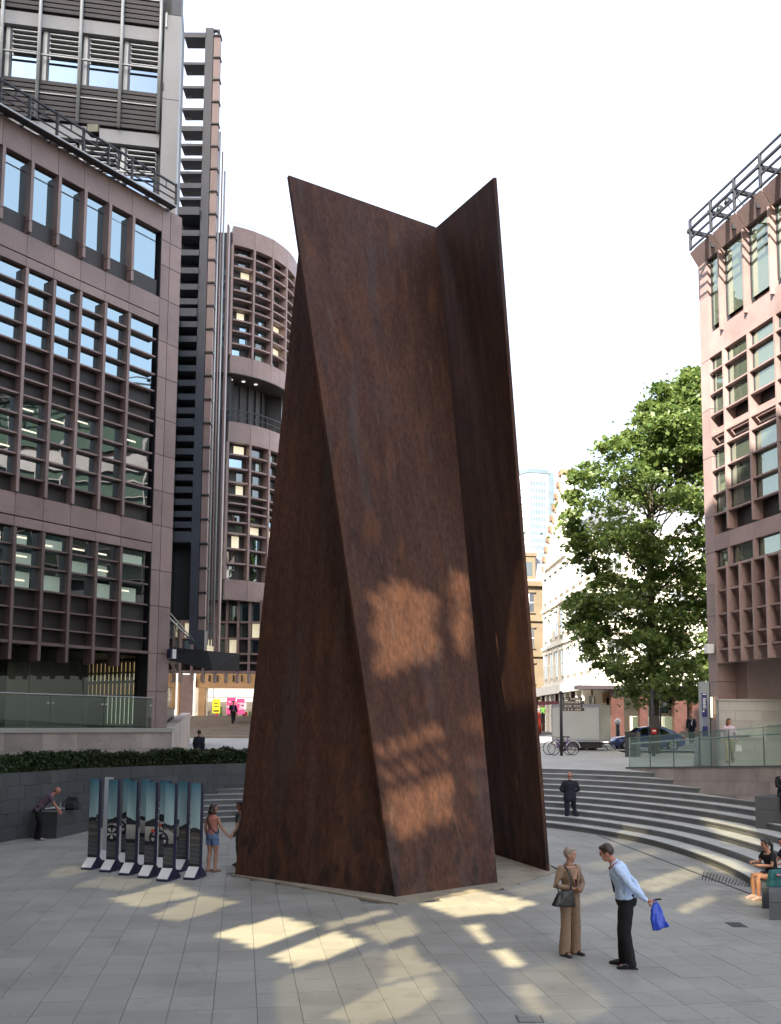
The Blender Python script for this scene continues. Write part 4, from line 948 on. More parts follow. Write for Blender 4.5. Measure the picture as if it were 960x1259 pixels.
# railed gantry over the eaves
ga = thing('eaves_gantry', 'open dark steel railed gantry projecting over the eaves of the right building', 'balcony', tuple(FB.pt(0, ZTOP, .8)))
FG = Frame(Vector((FB.A.x, FB.A.y, 0)) + FB.n * 1.25, FB.U)
gu = [FG.uz(848.6, 290)[0], FG.uz(873.7, 265)[0], FG.uz(902.5, 237)[0], FG.uz(934.3, 205)[0]]; st_ = gu[3] - gu[2]
gu += [gu[3] + st_ * i for i in range(1, 7)]
zr = [FG.uz(873.7, y)[1] for y in (247, 259, 271, 284)]; zarm = FG.uz(873.7, 261)[1]
for u in gu:
    MB().bar(FG.pt(u, zr[3] - .05), FG.pt(u, zr[0] + .03), .12, .10).build('post', DSTEEL, ga)
    MB().bar(FG.pt(u - .02, zarm, .12), FG.pt(u - .02, zarm - .08, -1.0), .12, .15).build('arm', DSTEEL, ga)
    MB().bar(FG.pt(u - .02, zarm - .05, -1.0), FG.pt(u - .02, zarm - .55, -1.05), .10, .16).build('bracket', DSTEEL, ga)
for z, wd_ in zip(zr, (.07, .09, .07, .07)): MB().bar(FG.pt(gu[0], z), FG.pt(gu[-1], z), wd_).build('rail', DSTEEL, ga)
for k, (x, y) in enumerate(((859.5, 254.5), (869, 245), (879, 234.5), (939.5, 170), (952.5, 159))):
    c = FG.pt(*FG.uz(x, y), -.9); q = MB().tube([c + Vector((0, .06, -.02)), c - Vector((0, .16, .0))], [.10, .14], 10); o = thing('spot_lamp', 'small dark spotlight on a stalk, number %s along the roof line counted from the left end' % ('one', 'two', 'three', 'four', 'five')[k] if 0 else ('leftmost small dark spotlight above the eaves gantry', 'second small dark spotlight from the left above the eaves gantry', 'third small dark spotlight from the left above the eaves gantry', 'lower of two dark spotlights by the frame edge above the gantry', 'upper of two dark spotlights by the frame edge above the gantry')[k], 'lamp', tuple(c), group='spotlights above the eaves')
    q.build('housing', DSTEEL, o, True); MB().tube([c + Vector((0, .02, -.05)), c - FB.n * .7 + Vector((0, 0, -.75))], .018, 5).build('stalk', DSTEEL, o)
# light stone wall in the undercroft
lw_ = thing('limestone_wall', 'pale grey limestone wall behind the ramp under the right building', 'wall', (14, 36.6, 1.9))
xA = D(884.5, 900, 36.6).x; 
for r_ in range(7):
    x = xA; i = 0; f = random.Random(r_ + 40)
    while x < xA + 9:
        w_ = f.uniform(1.0, 1.6) * (.55 if (i == 0 and r_ % 2) else 1); MB().box(x + .004, x + w_ - .004, 36.6 + f.uniform(0, .004), 36.9, 1.85 + r_ * .388, 1.85 + (r_ + 1) * .388 - .008).build('stone_slab', LIME, lw_); x += w_; i += 1
MB().box(xA - .03, xA + 9.6, 36.55, 36.95, 1.85 + 7 * .388, 1.85 + 7 * .388 + .06).build('coping', LIME, lw_)

# =================================================================== STREET
ps = MB(); 
ps.add([(-6, 52.9, 2.17), (60, 52.9, 2.17), (60, 54.5, 2.20), (-6, 54.5, 2.20)], [(0, 1, 2, 3)]); struct(ps.build('pavement', SLABW))
kb = MB()
for k in range(44): kb.box(-6 + k * 1.5 + .005, -6 + (k + 1) * 1.5 - .005, 54.5, 54.68, 1.9, 2.20)
o = struct(kb.build('kerb', LIME)); 
rd = MB(); ysr = [54.68, 62, 85, 110, 300]
for a, b in zip(ysr, ysr[1:]): rd.add([(-40, a, TZ(a) - .12), (400, a, TZ(a) - .12), (400, b, TZ(b) - .12), (-40, b, TZ(b) - .12)], [(0, 1, 2, 3)])
struct(rd.build('road', ASPH))
rm = MB()
for k in range(10): x = 4 + k * 4; rm.add([(x, 60, TZ(60) - .114), (x + 2, 60, TZ(60) - .114), (x + 2, 60.12, TZ(60) - .114), (x, 60.12, TZ(60) - .114)], [(0, 1, 2, 3)])
rm.add([(8, 66, TZ(66) - .10), (45, 66, TZ(66) - .10), (45, 66.15, TZ(66) - .10), (8, 66.15, TZ(66) - .10)], [(0, 1, 2, 3)])
struct(rm.build('road_marking', WHITEP))
fp = MB(); fp.add([(8, 68, 2.55), (80, 68, 2.55), (80, 76, 2.62), (8, 76, 2.62), (8, 68, 2.2), (80, 68, 2.2)], [(0, 1, 2, 3), (0, 4, 5, 1)])
fp.add([(20.6, 57, 2.42), (80, 57, 2.42), (80, 66, 2.46), (20.6, 66, 2.46), (20.6, 57, 2.0), (80, 57, 2.0), (20.6, 66, 2.0)], [(0, 1, 2, 3), (0, 4, 5, 1), (3, 6, 4, 0)])
struct(fp.build('far_pavement', SLABW))

# ---- far buildings
WST = mat('white_stone', (.62, .57, .48), .8, .08, .5, .1, 10); VIC = mat('buff_stone', (.15, .112, .066), .8, .15, .6, .1, 8); REDG = mat('red_granite', (.062, .024, .018), .35, .2, 2)
BRICK = mat('orange_brick', (.17, .085, .045), .85, .15, 2)
def facade(parent, fr, u0, u1, z0, storeys, h, bays, stone, win=GL_W, ww=.5, wh=.6, gf=True, arch=False):
    step = (u1 - u0) / bays
    for s_ in range(storeys):
        zb = z0 + s_ * h
        fr.piece('string_course', stone, parent, u0 - .1, u1 + .1, zb - .16, zb + .16, -.3, .28)
        for b in range(bays):
            c = u0 + step * (b + .5); hw = step * ww / 2; a0, a1 = zb + h * .22, zb + h * (.22 + wh)
            f = fr.piece('window', stone, parent, c - hw - .18, c + hw + .18, a1 + .02, a1 + .28, .0, .22)
            fr.piece('sill', stone, f, c - hw - .15, c + hw + .15, a0 - .14, a0 - .01, .0, .2)
            fr.piece('pane', win, f, c - hw, c + hw, a0, a1, .005, .03); fr.piece('sash_bar', WHITEP, f, c - hw, c + hw, (a0 + a1) / 2 - .05, (a0 + a1) / 2 + .05, .031, .06); fr.piece('sash_bar', WHITEP, f, c - .04, c + .04, a0, a1, .032, .055)
            if b: fr.piece('pilaster', stone, parent, u0 + step * b - .16, u0 + step * b + .16, zb + .16, zb + h - .16, .0, .16)
wb = thing('stone_building', 'sunlit white stone corner building with red granite ground floor columns across the street', 'building', (16.6, 76, 2.6))
zc = 7.4
FW1 = Frame((16.6, 76, 0), (1, -.03)); FW2 = Frame((15.9, 97, 0), (.7, -21))
MB().prism([(16.6, 76), (46, 75.2), (46, 97), (15.9, 97)], zc, 19.3).build('wall', WST, wb)
MB().prism([(16.9, 77.2), (46, 76.6), (46, 97), (16.35, 97)], 2.0, zc).build('shop_wall', mat('shop_stone', (.55, .48, .38), .8, .1, 1), wb)
facade(wb, FW1, .4, 29, zc, 3, 3.9, 11, WST); facade(wb, FW2, .4, 20.6, zc, 3, 3.9, 8, WST)
FW1.piece('cornice', mat('purple_fascia', (.028, .016, .022), .6, .1), wb, -1.6, 7, 6.45, 6.75, -.4, 1.5); FW1.piece('canopy_roof', WST, wb, -1.2, 30, 6.78, 7.3, -.4, .8); FW2.piece('cornice', WST, wb, 0, 21.3, 6.5, 7.3, -.3, .8)
for k, x in enumerate((757, 789, 834, 853, 866, 885, 905, 925, 945)):
    u = FW1.uz(x, 880)[0]; FW1.piece('column', REDG, wb, u - (.5 if k % 2 == 0 else .32), u + (.5 if k % 2 == 0 else .32), 2.6, 6.3, -.1, .7); FW1.piece('column_base', REDG, wb, u - .62, u + .62, 2.55, 3.1, -.1, .85)
for k in range(9): u = 1.2 + k * 2.2; FW2.piece('column', REDG if k % 3 == 0 else WST, wb, u - .3, u + .3, 2.6, 6.5, -.2, .5); FW2.piece('shop_window', GL_D, wb, u + .5, u + 1.7, 3.2, 6.0, -.02, .05)
for k in range(12):
    u = .8 + k * 2.4; FW1.piece('brick_panel', BRICK, wb, u, u + 1.5, 5.4, 6.2, -.9, -.78); FW1.piece('shop_window', GL_D, wb, u + .3, u + 1.2, 4.9, 5.8, -.775, -.74); FW1.piece('shop_window', GL_R, wb, u, u + 1.5, 2.9, 4.3, -.9, -.8)
# ornate gable climbing to the right
gbm = MB()
for k in range(9): u = 1.5 + k * 1.05; FW2.box(gbm, u, u + 1.04, 19.31, 20.2 + k * .85, -.6, .25)
gbm.build('stepped_gable', WST, wb)
mat('orange_stone', (.20, .125, .075), .8, .15, 1)
gbm = MB()
for k in range(9): u = 1.5 + k * 1.05; FW2.box(gbm, u, u + 1.04, 20.205 + k * .85, 20.75 + k * .85, -.7, .4); FW2.box(gbm, u + .1, u + .5, 19.2 + k * .8, 19.8 + k * .8, .255, .4)
gbm.build('gable_coping', MATS['orange_stone'], wb)
for k in range(4): u = 2.0 + k * 2.1; MB().tube([FW2.pt(u, 20.1 + k * 1.7, .0), FW2.pt(u, 20.7 + k * 1.7, .0), FW2.pt(u, 21.5 + k * 1.7, .0)], [.3, .22, .04], 8).build('finial', MATS['orange_stone'], wb)
MB().prism([(20, 78), (45, 77), (45, 96), (19, 96)], 19.31, 24).build('mansard_roof', mat('slate', (.2, .21, .24), .6, .1), wb)
vb = thing('victorian_building', 'buff stone victorian building with sash windows seen beside the sculpture edge', 'building', (16, 112, 3.3))
FV = Frame((13.6, 112, 0), (1, .15)); zv = 7.6
MB().prism([tuple(FV.pt(0, 0, 0))[:2], tuple(FV.pt(5.2, 0, 0))[:2], tuple(FV.pt(5.2, 0, -14))[:2], tuple(FV.pt(0, 0, -14))[:2]], 3.0, 20.6).build('wall', VIC, vb)
facade(vb, FV, 1.4, 5.0, zv, 3, 4.3, 1, VIC, ww=.32, wh=.55)
FV.piece('cornice', VIC, vb, -.2, 5.4, 20.3, 20.9, -.3, .5); FV.piece('porch', VIC, vb, 0, 6.5, 6.9, 7.5, -.2, 1.4)
for k in range(4): FV.piece('porch_column', VIC, vb, .6 + k * 1.7, .95 + k * 1.7, 3.2, 6.9, .6, .95); FV.piece('door_opening', GL_D, vb, 1.1 + k * 1.3, 1.8 + k * 1.3, 3.4, 6.4, .02, .05)
MB().hexa([FV.pt(0, 20.9, .2), FV.pt(5.2, 20.9, .2), FV.pt(5.2, 20.9, -8), FV.pt(0, 20.9, -8), FV.pt(.6, 25.3, -1.4), FV.pt(4.6, 25.3, -1.4), FV.pt(4.6, 25.3, -7), FV.pt(.6, 25.3, -7)]).build('mansard_roof', mat('slate', (.2, .21, .24), .6, .1), vb)
f = FV.piece('dormer', VIC, vb, 2.4, 4.0, 21.2, 24.0, -1.2, .1); FV.piece('pane', GL_D, f, 2.8, 3.6, 21.6, 23.3, .101, .13); FV.piece('pediment', VIC, f, 2.2, 4.2, 24.0, 24.4, -1.2, .25)
ft = thing('office_tower', 'pale distant office tower with blue window bands seen between sculpture and tree', 'building', (70, 450, 0))
FT1 = Frame((67.3, 450, 0), (1, .22)); FT2 = Frame((58, 462, 0), (9.3, -12))
tw_ = mat('tower_white', (.40, .42, .44), .6, .05, .1); twg = mat('tower_glass', (.105, .145, .17), .5, .1, .2); tvz = lambda y: D(655, y, 450).z
MB().prism([(67.3, 450), (77.5, 452.3), (75, 480), (58, 462)], 0, tvz(577)).build('wall', tw_, ft)
MB().prism([(67, 449.6), (77.8, 452), (75, 480), (57.6, 462)], tvz(581), tvz(576)).build('roof_band', twg, ft)
MB().prism([(77.6, 452.6), (80.3, 453.2), (80, 480), (76, 480)], 0, tvz(579)).build('stair_glass', twg, ft); MB().prism([(80.4, 453), (95, 456), (95, 480), (80, 480)], 0, tvz(583)).build('wing', tw_, ft)
for k in range(26):
    z = tvz(591 + k * 8.75)
    if z < 20: break
    for j in range(6): FT1.piece('window', twg, ft, .9 + j * 1.35, .9 + j * 1.35 + 1.15, z - 2.2, z, .0, .12)
    for j in range(5): FT2.piece('window', twg, ft, 1.4 + j * 2.6, 1.4 + j * 2.6 + 2.2, z - .6, z, .0, .12)
bb = thing('office_block', 'low pale office block in the distance left of the plane tree', 'building', (95, 300, 0))
MB().box(66, 140, 330, 360, 0, 62).build('wall', tw_, bb)
for k in range(8):
    for j in range(14): MB().box(68 + j * 5, 71.5 + j * 5, 329.9, 330.02, 8 + k * 6.5, 11.5 + k * 6.5).build('window', twg, bb)

# ---- plane tree
def xl(y): return float(np.interp(y, [452, 470, 482, 512, 537, 550, 577, 596, 623, 650, 687, 706, 716, 724, 740, 775, 812, 827, 845, 868, 885], [842, 830, 809, 786, 765, 738, 708, 704, 692, 702, 716, 746, 742, 706, 704, 708, 728, 760, 775, 790, 850]))
def tree(label, tx, ty, tz0, clumps, nleaf, size, trunk_r, limbs_from, top):
    t = thing('plane_tree', label, 'tree', (tx, ty, tz0), group='trees along the street')
    tr = MB(); tr.tube([(tx, ty, tz0 - .1), (tx + .05, ty, tz0 + 2.5), (tx - .05, ty + .1, limbs_from), (tx + .1, ty, (limbs_from + top) / 2), (tx + .3, ty, top)], [trunk_r * 1.25, trunk_r, trunk_r * .85, trunk_r * .5, .04], 10)
    for c in clumps[::7]:
        z0 = max(limbs_from - 1.5, min(top - 1, c[2] - random.uniform(1.5, 4))); m_ = Vector(((tx + c[0]) / 2, (ty + c[1]) / 2, (z0 + c[2]) / 2 + .4)); tr.tube([(tx + .1, ty, z0), m_, c], [.055, .035, .01], 5)
    tr.build('trunk', BARK, t, True)
    C_ = np.array(clumps); idx = rng.integers(0, len(C_), nleaf); g = rng.normal(size=(nleaf, 3)) * np.array([.50, .50, .19]); scl_ = rng.uniform(.6, 1.45, len(C_)); scl_[-46:] *= .6 if len(C_) > 200 else 1; sc_l = scl_[idx][:, None]
    Pp = C_[idx] + g * sc_l; Pp[:, 2] -= .12 * (g[:, 0] ** 2 + g[:, 1] ** 2)
    V_, F_ = leaf_quads(Pp, size * rng.uniform(.6, 1.5, nleaf), .55, 1.0); o = link('crown', np_mesh('crown', V_, F_, LEAF), t); return t
cl = []; TY = 52.0
while len(cl) < 470:
    y = random.uniform(455, 880); x = random.uniform(680, 985)
    if random.random() < .22: y = random.uniform(460, 570); x = random.uniform(790, 905)
    if x < xl(y) + 14 or (y < 520 and x > 905) or (y > 862 and x > 828): continue
    xm = (xl(y) + 960) / 2; hwid = (960 - xl(y)) / 2; k = max(.12, 1 - ((x - xm) / hwid) ** 2); dep = 4.4 * math.sqrt(k) * (0.6 if y < 520 else 1)
    Yq = TY + random.uniform(-1, 1) * dep; c = D(x, y, TY); p = (c.x, Yq, c.z)
    if min([(p[0] - q[0]) ** 2 + (p[1] - q[1]) ** 2 + 3 * (p[2] - q[2]) ** 2 for q in cl] or [9]) < .30: continue
    cl.append(p)
for y in np.linspace(462, 850, 46):
    c = D(xl(y) - random.uniform(-12, 3), y, TY); cl.append((c.x, TY + random.uniform(-1.5, 1.5), c.z))
tree('big leafy plane tree with sunlit yellow green top beside the right building', 14.6, TY, 2.1, cl, 104000, .135, .27, 8.0, 21.5)
cl2 = [(18.6 + random.gauss(0, 1.7), 46.5 + random.gauss(0, 1.2), 5.6 + abs(random.gauss(0, 1.5))) for _ in range(40)]
tree('small dark tree with thick trunk seen through the undercroft of the right building', D(922, 850, 46).x, 46, 2.0, cl2, 5200, .12, .36, 5.0, 7.5)

# =================================================================== VEHICLES AND STREET FURNITURE
def wheel(parent, c, r, w_, axis, name='wheel'):
    axis = Vector(axis).normalized(); c = Vector(c); o = MB().tube([c - axis * w_ / 2, c - axis * w_ * .35, c + axis * w_ * .35, c + axis * w_ / 2], [r * .93, r, r, r * .93], 20).build(name, RUBBER, parent, True)
    q = MB().tube([c - axis * (w_ / 2 + .008), c - axis * (w_ / 2 - .03)], [r * .66, r * .68], 16); q.tube([c + axis * (w_ / 2 - .03), c + axis * (w_ / 2 + .008)], [r * .68, r * .66], 16)
    q.build('rim', mat('alloy', (.5, .5, .52), .35, .05, 2, metal=.6), o)
    h = MB()
    for k in range(5):
        a = 2 * math.pi * k / 5; up = Vector((0, 0, 1)); sx_ = axis.cross(up); d_ = sx_ * math.cos(a) + up * math.sin(a)
        for sg in (-1, 1): h.bar(c + axis * sg * (w_ / 2 + .012) + d_ * r * .2, c + axis * sg * (w_ / 2 + .012) + d_ * r * .58, r * .16, .01, up=axis)
    h.build('rim_slot', BLACKM, o)
# box trailer
tA, tB, tC = G(678.5, 924, 2.19), D(738, 900, 52.4), D(750.5, 900, 54.6); tA = D(678.5, 900, 53.2)
for p in (tA, tB, tC): p.z = 0
tD = tA + (tC - tB)
tr_ = thing('box_trailer', 'grey white box trailer parked on the pavement behind the bicycles', 'trailer', (tA.x, tA.y, 2.19))
zb_, zt_ = D(738, 912, 52.4).z, D(738, 866, 52.4).z
BOXM = mat('trailer_panel', (.42, .44, .42), .5, .07, .5); BOXE = mat('trailer_end', (.50, .48, .38), .55, .08, .6); TRIM = mat('trailer_trim', (.25, .27, .32), .4, .1, 1)
def quadwall(mb, a, b, z0, z1, out, t0, t1):
    n = Vector((b - a).normalized()); nn = Vector((n.y, -n.x, 0)) * out
    return mb.hexa([a + nn * t1 + Vector((0, 0, z0)), b + nn * t1 + Vector((0, 0, z0)), b + nn * t0 + Vector((0, 0, z0)), a + nn * t0 + Vector((0, 0, z0)), a + nn * t1 + Vector((0, 0, z1)), b + nn * t1 + Vector((0, 0, z1)), b + nn * t0 + Vector((0, 0, z1)), a + nn * t0 + Vector((0, 0, z1))])
MB().prism([(tA.x, tA.y), (tB.x, tB.y), (tC.x, tC.y), (tD.x, tD.y)], zb_, zt_).build('body', BOXM, tr_)
e1 = tA.lerp(tB, .012); e2 = tA.lerp(tB, .17); e3 = tA.lerp(tB, .19); e4 = tA.lerp(tB, .975)
quadwall(MB(), e1, e2, zb_ + .15, zt_ - .24, 1, .0, .02).build('side_panel', BOXM, tr_); quadwall(MB(), e3, e4, zb_ + .15, zt_ - .24, 1, .0, .02).build('side_panel', BOXM, tr_)
quadwall(MB(), tB.lerp(tC, .03), tB.lerp(tC, .97), zb_ + .12, zt_ - .1, 1, .0, .02).build('end_panel', BOXE, tr_)
q = MB(); quadwall(q, tA, tB, zt_ - .14, zt_ + .02, 1, .0, .035); quadwall(q, tA, tB, zb_ - .02, zb_ + .10, 1, .0, .035); quadwall(q, tA.lerp(tB, .98), tB, zb_ + .101, zt_ - .141, 1, .0, .035); quadwall(q, tA, e1, zb_ + .101, zt_ - .141, 1, .0, .035); q.build('frame_trim', TRIM, tr_)
quadwall(MB(), tA.lerp(tB, .1), tB, zb_ - .35, zb_ - .03, -1, .1, 1.6).build('chassis', BLACKM, tr_)
tdir = (tB - tA).normalized(); tnrm = Vector((tdir.y, -tdir.x, 0))
for px_ in (714, 727):
    for dd in (.05, 1.6): c = D(px_, 915, 52.9) ; c.z = 2.19 + .33; wheel(tr_, c - tnrm * dd, .33, .2, tnrm)
q = MB(); c0 = tB + Vector((.05, .3, 0)); 
for dx in (.35, .75): q.bar(c0 + Vector((dx - .2, 0, zb_ - .1)), c0 + Vector((dx + .1, 0, 2.21)), .05); 
q.bar(c0 + Vector((.1, 0, zb_ - .08)), c0 + Vector((1.3, .2, zb_ - .12)), .07); q.build('landing_leg', BLACKM, tr_)
# blue car
def lerp(a, b, t): return a + (b - a) * t
carX0, carX1, CYY = D(751, 905, 56).x, D(838, 905, 56).x, 56.0; CL = carX1 - carX0
car = thing('parked_car', 'dark blue fastback saloon car parked beyond the glass balustrade', 'car', (carX0, CYY, 2.1))
CZ = 2.10; CB_ = mat('blue_car_paint', (.03, .075, .30), .22, .08, 1, spec=.8)
st = [(0, .45, .62, .70), (.02, .34, .72, .80), (.10, .24, .80, .86), (.26, .22, .90, .88), (.5, .22, .96, .89), (.8, .22, .98, .88), (.93, .26, .97, .84), (.985, .36, .90, .76), (1.0, .45, .70, .70)]
mb = MB(); k0 = 0
for (t, zl, zh, hw) in st:
    x = carX0 + t * CL; mb.v += [(x, CYY - hw * .92, CZ + zl), (x, CYY - hw, CZ + lerp(zl, zh, .45)), (x, CYY - hw * .97, CZ + zh - .05), (x, CYY - hw * .85, CZ + zh), (x, CYY + hw * .85, CZ + zh), (x, CYY + hw * .97, CZ + zh - .05), (x, CYY + hw, CZ + lerp(zl, zh, .45)), (x, CYY + hw * .92, CZ + zl)]
for i in range(len(st) - 1):
    for j in range(8): mb.f.append((8 * i + j, 8 * i + 8 + j, 8 * i + 8 + (j + 1) % 8, 8 * i + (j + 1) % 8)); mb.mi.append(0)
mb.f += [tuple(range(8)), tuple(range(8 * len(st) - 1, 8 * len(st) - 9, -1))]; mb.mi += [0, 0]
mb.build('body', CB_, car, True)
gp_ = [(.24, .90, .80), (.40, 1.36, .62), (.52, 1.44, .60), (.68, 1.41, .60), (.90, 1.0, .74)]
mb = MB()
for (t, z, hw) in gp_: x = carX0 + t * CL; mb.v += [(x, CYY - .82, CZ + .90), (x, CYY - hw, CZ + z), (x, CYY + hw, CZ + z), (x, CYY + .82, CZ + .90)]
for i in range(4):
    for j in range(4): mb.f.append((4 * i + j, 4 * i + 4 + j, 4 * i + 4 + (j + 1) % 4, 4 * i + (j + 1) % 4)); mb.mi.append(0)
mb.f += [(0, 1, 2, 3), (19, 18, 17, 16)]; mb.mi += [0, 0]; mb.build('roof', CB_, car, True)
def cw(name, pts, m=None):
    for sg in (-1, 1):
        P4 = [Vector((carX0 + t * CL, CYY + sg * lerp(.835, .625, (z - .9) / .52) , CZ + z)) for t, z in pts]; n = Vector((0, sg * .012, .004))
        MB().hexa([p for p in P4] + [p + n for p in P4]).build(name, m or GL_D, car)
cw('side_window', [(.305, .96), (.47, .96), (.47, 1.33), (.405, 1.30)]); cw('side_window', [(.485, .96), (.64, .96), (.63, 1.34), (.485, 1.35)]); cw('side_window', [(.655, .97), (.80, .99), (.72, 1.22), (.65, 1.32)])
MB().hexa([(carX0 + t * CL, CYY + y, CZ + z + e) for e in (0.01, .03) for t, y, z in ((.245, -.74, .93), (.245, .74, .93), (.385, .58, 1.32), (.385, -.58, 1.32))]).build('windscreen', GL_D, car)
MB().hexa([(carX0 + t * CL, CYY + y, CZ + z + e) for e in (0.012, .03) for t, y, z in ((.70, -.55, 1.385), (.70, .55, 1.385), (.885, .68, 1.04), (.885, -.68, 1.04))]).build('rear_window', GL_D, car)
for t in (.17, .81):
    for sg in (-1, 1): wheel(car, (carX0 + t * CL, CYY + sg * .80, CZ + .32), .32, .22, (0, 1, 0))
RL = mat('red_lens', (.5, .02, .02), .3); HLm = mat('clear_lens', (.6, .62, .65), .15)
for sg in (-1, 1):
    MB().box(carX0 + .955 * CL, carX0 + .992 * CL, CYY + sg * .70 - .08, CYY + sg * .70 + .13 * (1 if sg > 0 else -1) + .03, CZ + .70, CZ + .86).build('tail_light', RL, car)
    MB().box(carX0 + .012 * CL, carX0 + .06 * CL, CYY + sg * .66 - .12, CYY + sg * .66 + .12, CZ + .60, CZ + .72).build('headlight', HLm, car)
    MB().box(carX0 + .29 * CL, carX0 + .325 * CL, CYY + sg * .93 - .07, CYY + sg * .93 + .07, CZ + .92, CZ + 1.04).build('wing_mirror', CB_, car)
MB().box(carX0 + .30 * CL, carX0 + .90 * CL, CYY - .905, CYY - .893, CZ + .54, CZ + .56).build('door_strip', BLACKM, car)
MB().box(carX0 + 1.0 * CL, carX0 + 1.004 * CL, CYY - .25, CYY + .25, CZ + .55, CZ + .66).build('number_plate', mat('yellow_plate', (.6, .45, .03), .5), car)

# bicycles
def ringtube(mb, c, r, t, ax_, n=20):
    ax_ = Vector(ax_).normalized(); u_ = ax_.cross(Vector((0, 0, 1))).normalized(); v_ = Vector((0, 0, 1)); mb.tube([Vector(c) + (u_ * math.cos(2 * math.pi * k / n) + v_ * math.sin(2 * math.pi * k / n)) * r for k in range(n + 1)], t, 6, False)
def bicycle(label, pr, pf, Yr, Yf, frame, step_thru, guard):
    a = D(pr, 918, Yr); b = D(pf, 918, Yf); z0 = TZ(47) + .015; rr = .345
    a.z = b.z = z0 + rr; d_ = (b - a).normalized(); b = a + d_ * 1.04; axl = d_.cross(Vector((0, 0, 1))); up = Vector((0, 0, 1))
    t = thing('bicycle', label, 'bicycle', (a.x, a.y, z0), group='bicycles by the signpost')
    for c in (a, b):
        q = MB(); ringtube(q, c, rr - .02, .02, axl); o = q.build('wheel', RUBBER, t, True); q = MB()
        for k in range(10): an = math.pi * k / 10; v = d_ * math.cos(an) + up * math.sin(an); q.bar(c - v * (rr - .03), c + v * (rr - .03), .005)
        q.tube([c - axl * .05, c + axl * .05], .025, 8); q.build('spokes', ALU, o)
        if guard: q = MB(); q.tube([c + (d_ * math.cos(an) + up * math.sin(an)) * (rr + .035) for an in [R(20 + 14 * k) for k in range(12)]], .02, 5); q.build('mudguard', WHITEM, t)
    bb_ = a + d_ * .45 - up * .05; seat = a + d_ * .28 + up * .50; head = b - d_ * .18 + up * .42; hd2 = b - d_ * .12 + up * .22
    q = MB(); q.tube([a, bb_], .014); q.tube([a, seat - up * .06], .012); q.tube([bb_, seat + up * .02], .018)
    if step_thru: q.tube([hd2, hd2 - d_ * .25 - up * .18, bb_ + d_ * .05, bb_], .022)
    else: q.tube([bb_, hd2], .02); q.tube([seat - up * .08, head - up * .04], .018)
    q.tube([hd2 - up * .02 - d_ * 0, head], .02); q.tube([hd2, b], .014); q.build('frame', frame, t, True)
    q = MB(); q.ell(seat + up * .07, (.13, .13, .04), 10, 6); q.build('saddle', BLACKM, t, True)
    hp = head + up * .14; q = MB(); q.tube([head, hp], .014); q.tube([hp - axl * .27 - d_ * .12, hp - axl * .2, hp + axl * .2, hp + axl * .27 - d_ * .12], .014); q.build('handlebar', BLACKM, t, True)
    q = MB(); q.tube([bb_ - axl * .04, bb_ + axl * .04], .08, 12); q.bar(bb_ - axl * .08, bb_ - axl * .08 + d_ * .1 - up * .13, .02); q.bar(bb_ + axl * .08, bb_ + axl * .08 - d_ * .1 + up * .13, .02); q.build('crankset', DSTEEL, t)
bicycle('purple step-through bicycle with white mudguard leaning by the signpost, nearer one', 704.5, 677, 47.2, 46.9, mat('purple_frame', (.16, .06, .28), .35), True, True)
bicycle('dark diamond frame bicycle locked behind the purple one at the signpost', 699.5, 670, 47.6, 47.4, mat('black_frame', (.03, .02, .03), .4), False, False)

# fingerpost
fpz = TZ(47); fpx = D(690.3, 927, 47)
fs = thing('fingerpost', 'black finger signpost with stacked direction boards beside the bicycles', 'signpost', (fpx.x, 47, fpz))
zf = lambda y: D(690, y, 47).z; xf = lambda x: D(x, 870, 47).x
MB().tube([(fpx.x, 47, fpz), (fpx.x, 47, zf(853))], .075, 10).build('pole', BLACKM, fs, True); MB().ell((fpx.x, 47, zf(851.5)), (.1, .1, .08), 10, 6).build('cap', BLACKM, fs, True)
SGM = mat('sign_board', (.03, .02, .022), .5); SGT = mat('sign_print', (.45, .38, .30), .6)
for k in range(4):
    y0 = 857.4 + k * 4.25; b_ = MB().box(fpx.x + .09, xf(718) - (.0 if k % 2 else .08), 46.96, 47.0, zf(y0 + 3.9), zf(y0)).build('direction_board', SGM, fs); q = MB()
    r_ = random.Random(k); x = fpx.x + .16
    while x < xf(716) - .1: w_ = r_.uniform(.05, .13); q.box(x, x + w_, 46.94, 46.958, zf(y0 + 3.0), zf(y0 + 1.0)); x += w_ + r_.choice((.03, .03, .10))
    q.build('sign_marks', SGT, b_)
for k in range(2):
    b_ = MB().hexa([(xf(667), 48.5, zf(866.5)), (fpx.x - .09, 47.0, zf(866) - k * .2), (fpx.x - .09, 47.04, zf(866) - k * .2), (xf(667), 48.54, zf(866.5)), (xf(667), 48.5, zf(861.5)), (fpx.x - .09, 47, zf(862)), (fpx.x - .09, 47.04, zf(862)), (xf(667), 48.54, zf(861.5))]) if k == 0 else None
    if b_: b_.build('direction_board', mat('sign_board_red', (.16, .03, .04), .5), fs)
# litter bin
bn = thing('litter_bin', 'dark square litter bin on the terrace at the end of the glass balustrade', 'litter bin', (D(778, 925, 46.3).x, 46.3, TZ(46.3)))
xa, xb, xc = D(768, 910, 46.3).x, D(782.5, 910, 46.3).x, D(787.5, 910, 46.9).x
MB().prism([(xa, 46.3), (xb, 46.3), (xc, 46.95), (xa + .2, 46.95)], TZ(46) + .02, D(770, 901.5, 46.3).z).build('bin_body', mat('bin_grey', (.04, .042, .045), .5, .1, 2), bn)
MB().prism([(xa - .02, 46.28), (xb + .02, 46.28), (xc + .02, 46.97), (xa + .18, 46.97)], D(770, 901.5, 46.3).z + .003, D(770, 900, 46.3).z).build('bin_lid', BLACKM, bn)
MB().box(xa + .1, xb - .1, 46.28, 46.298, D(770, 908, 46.3).z, D(770, 904, 46.3).z).build('bin_opening', BLACKM, bn)
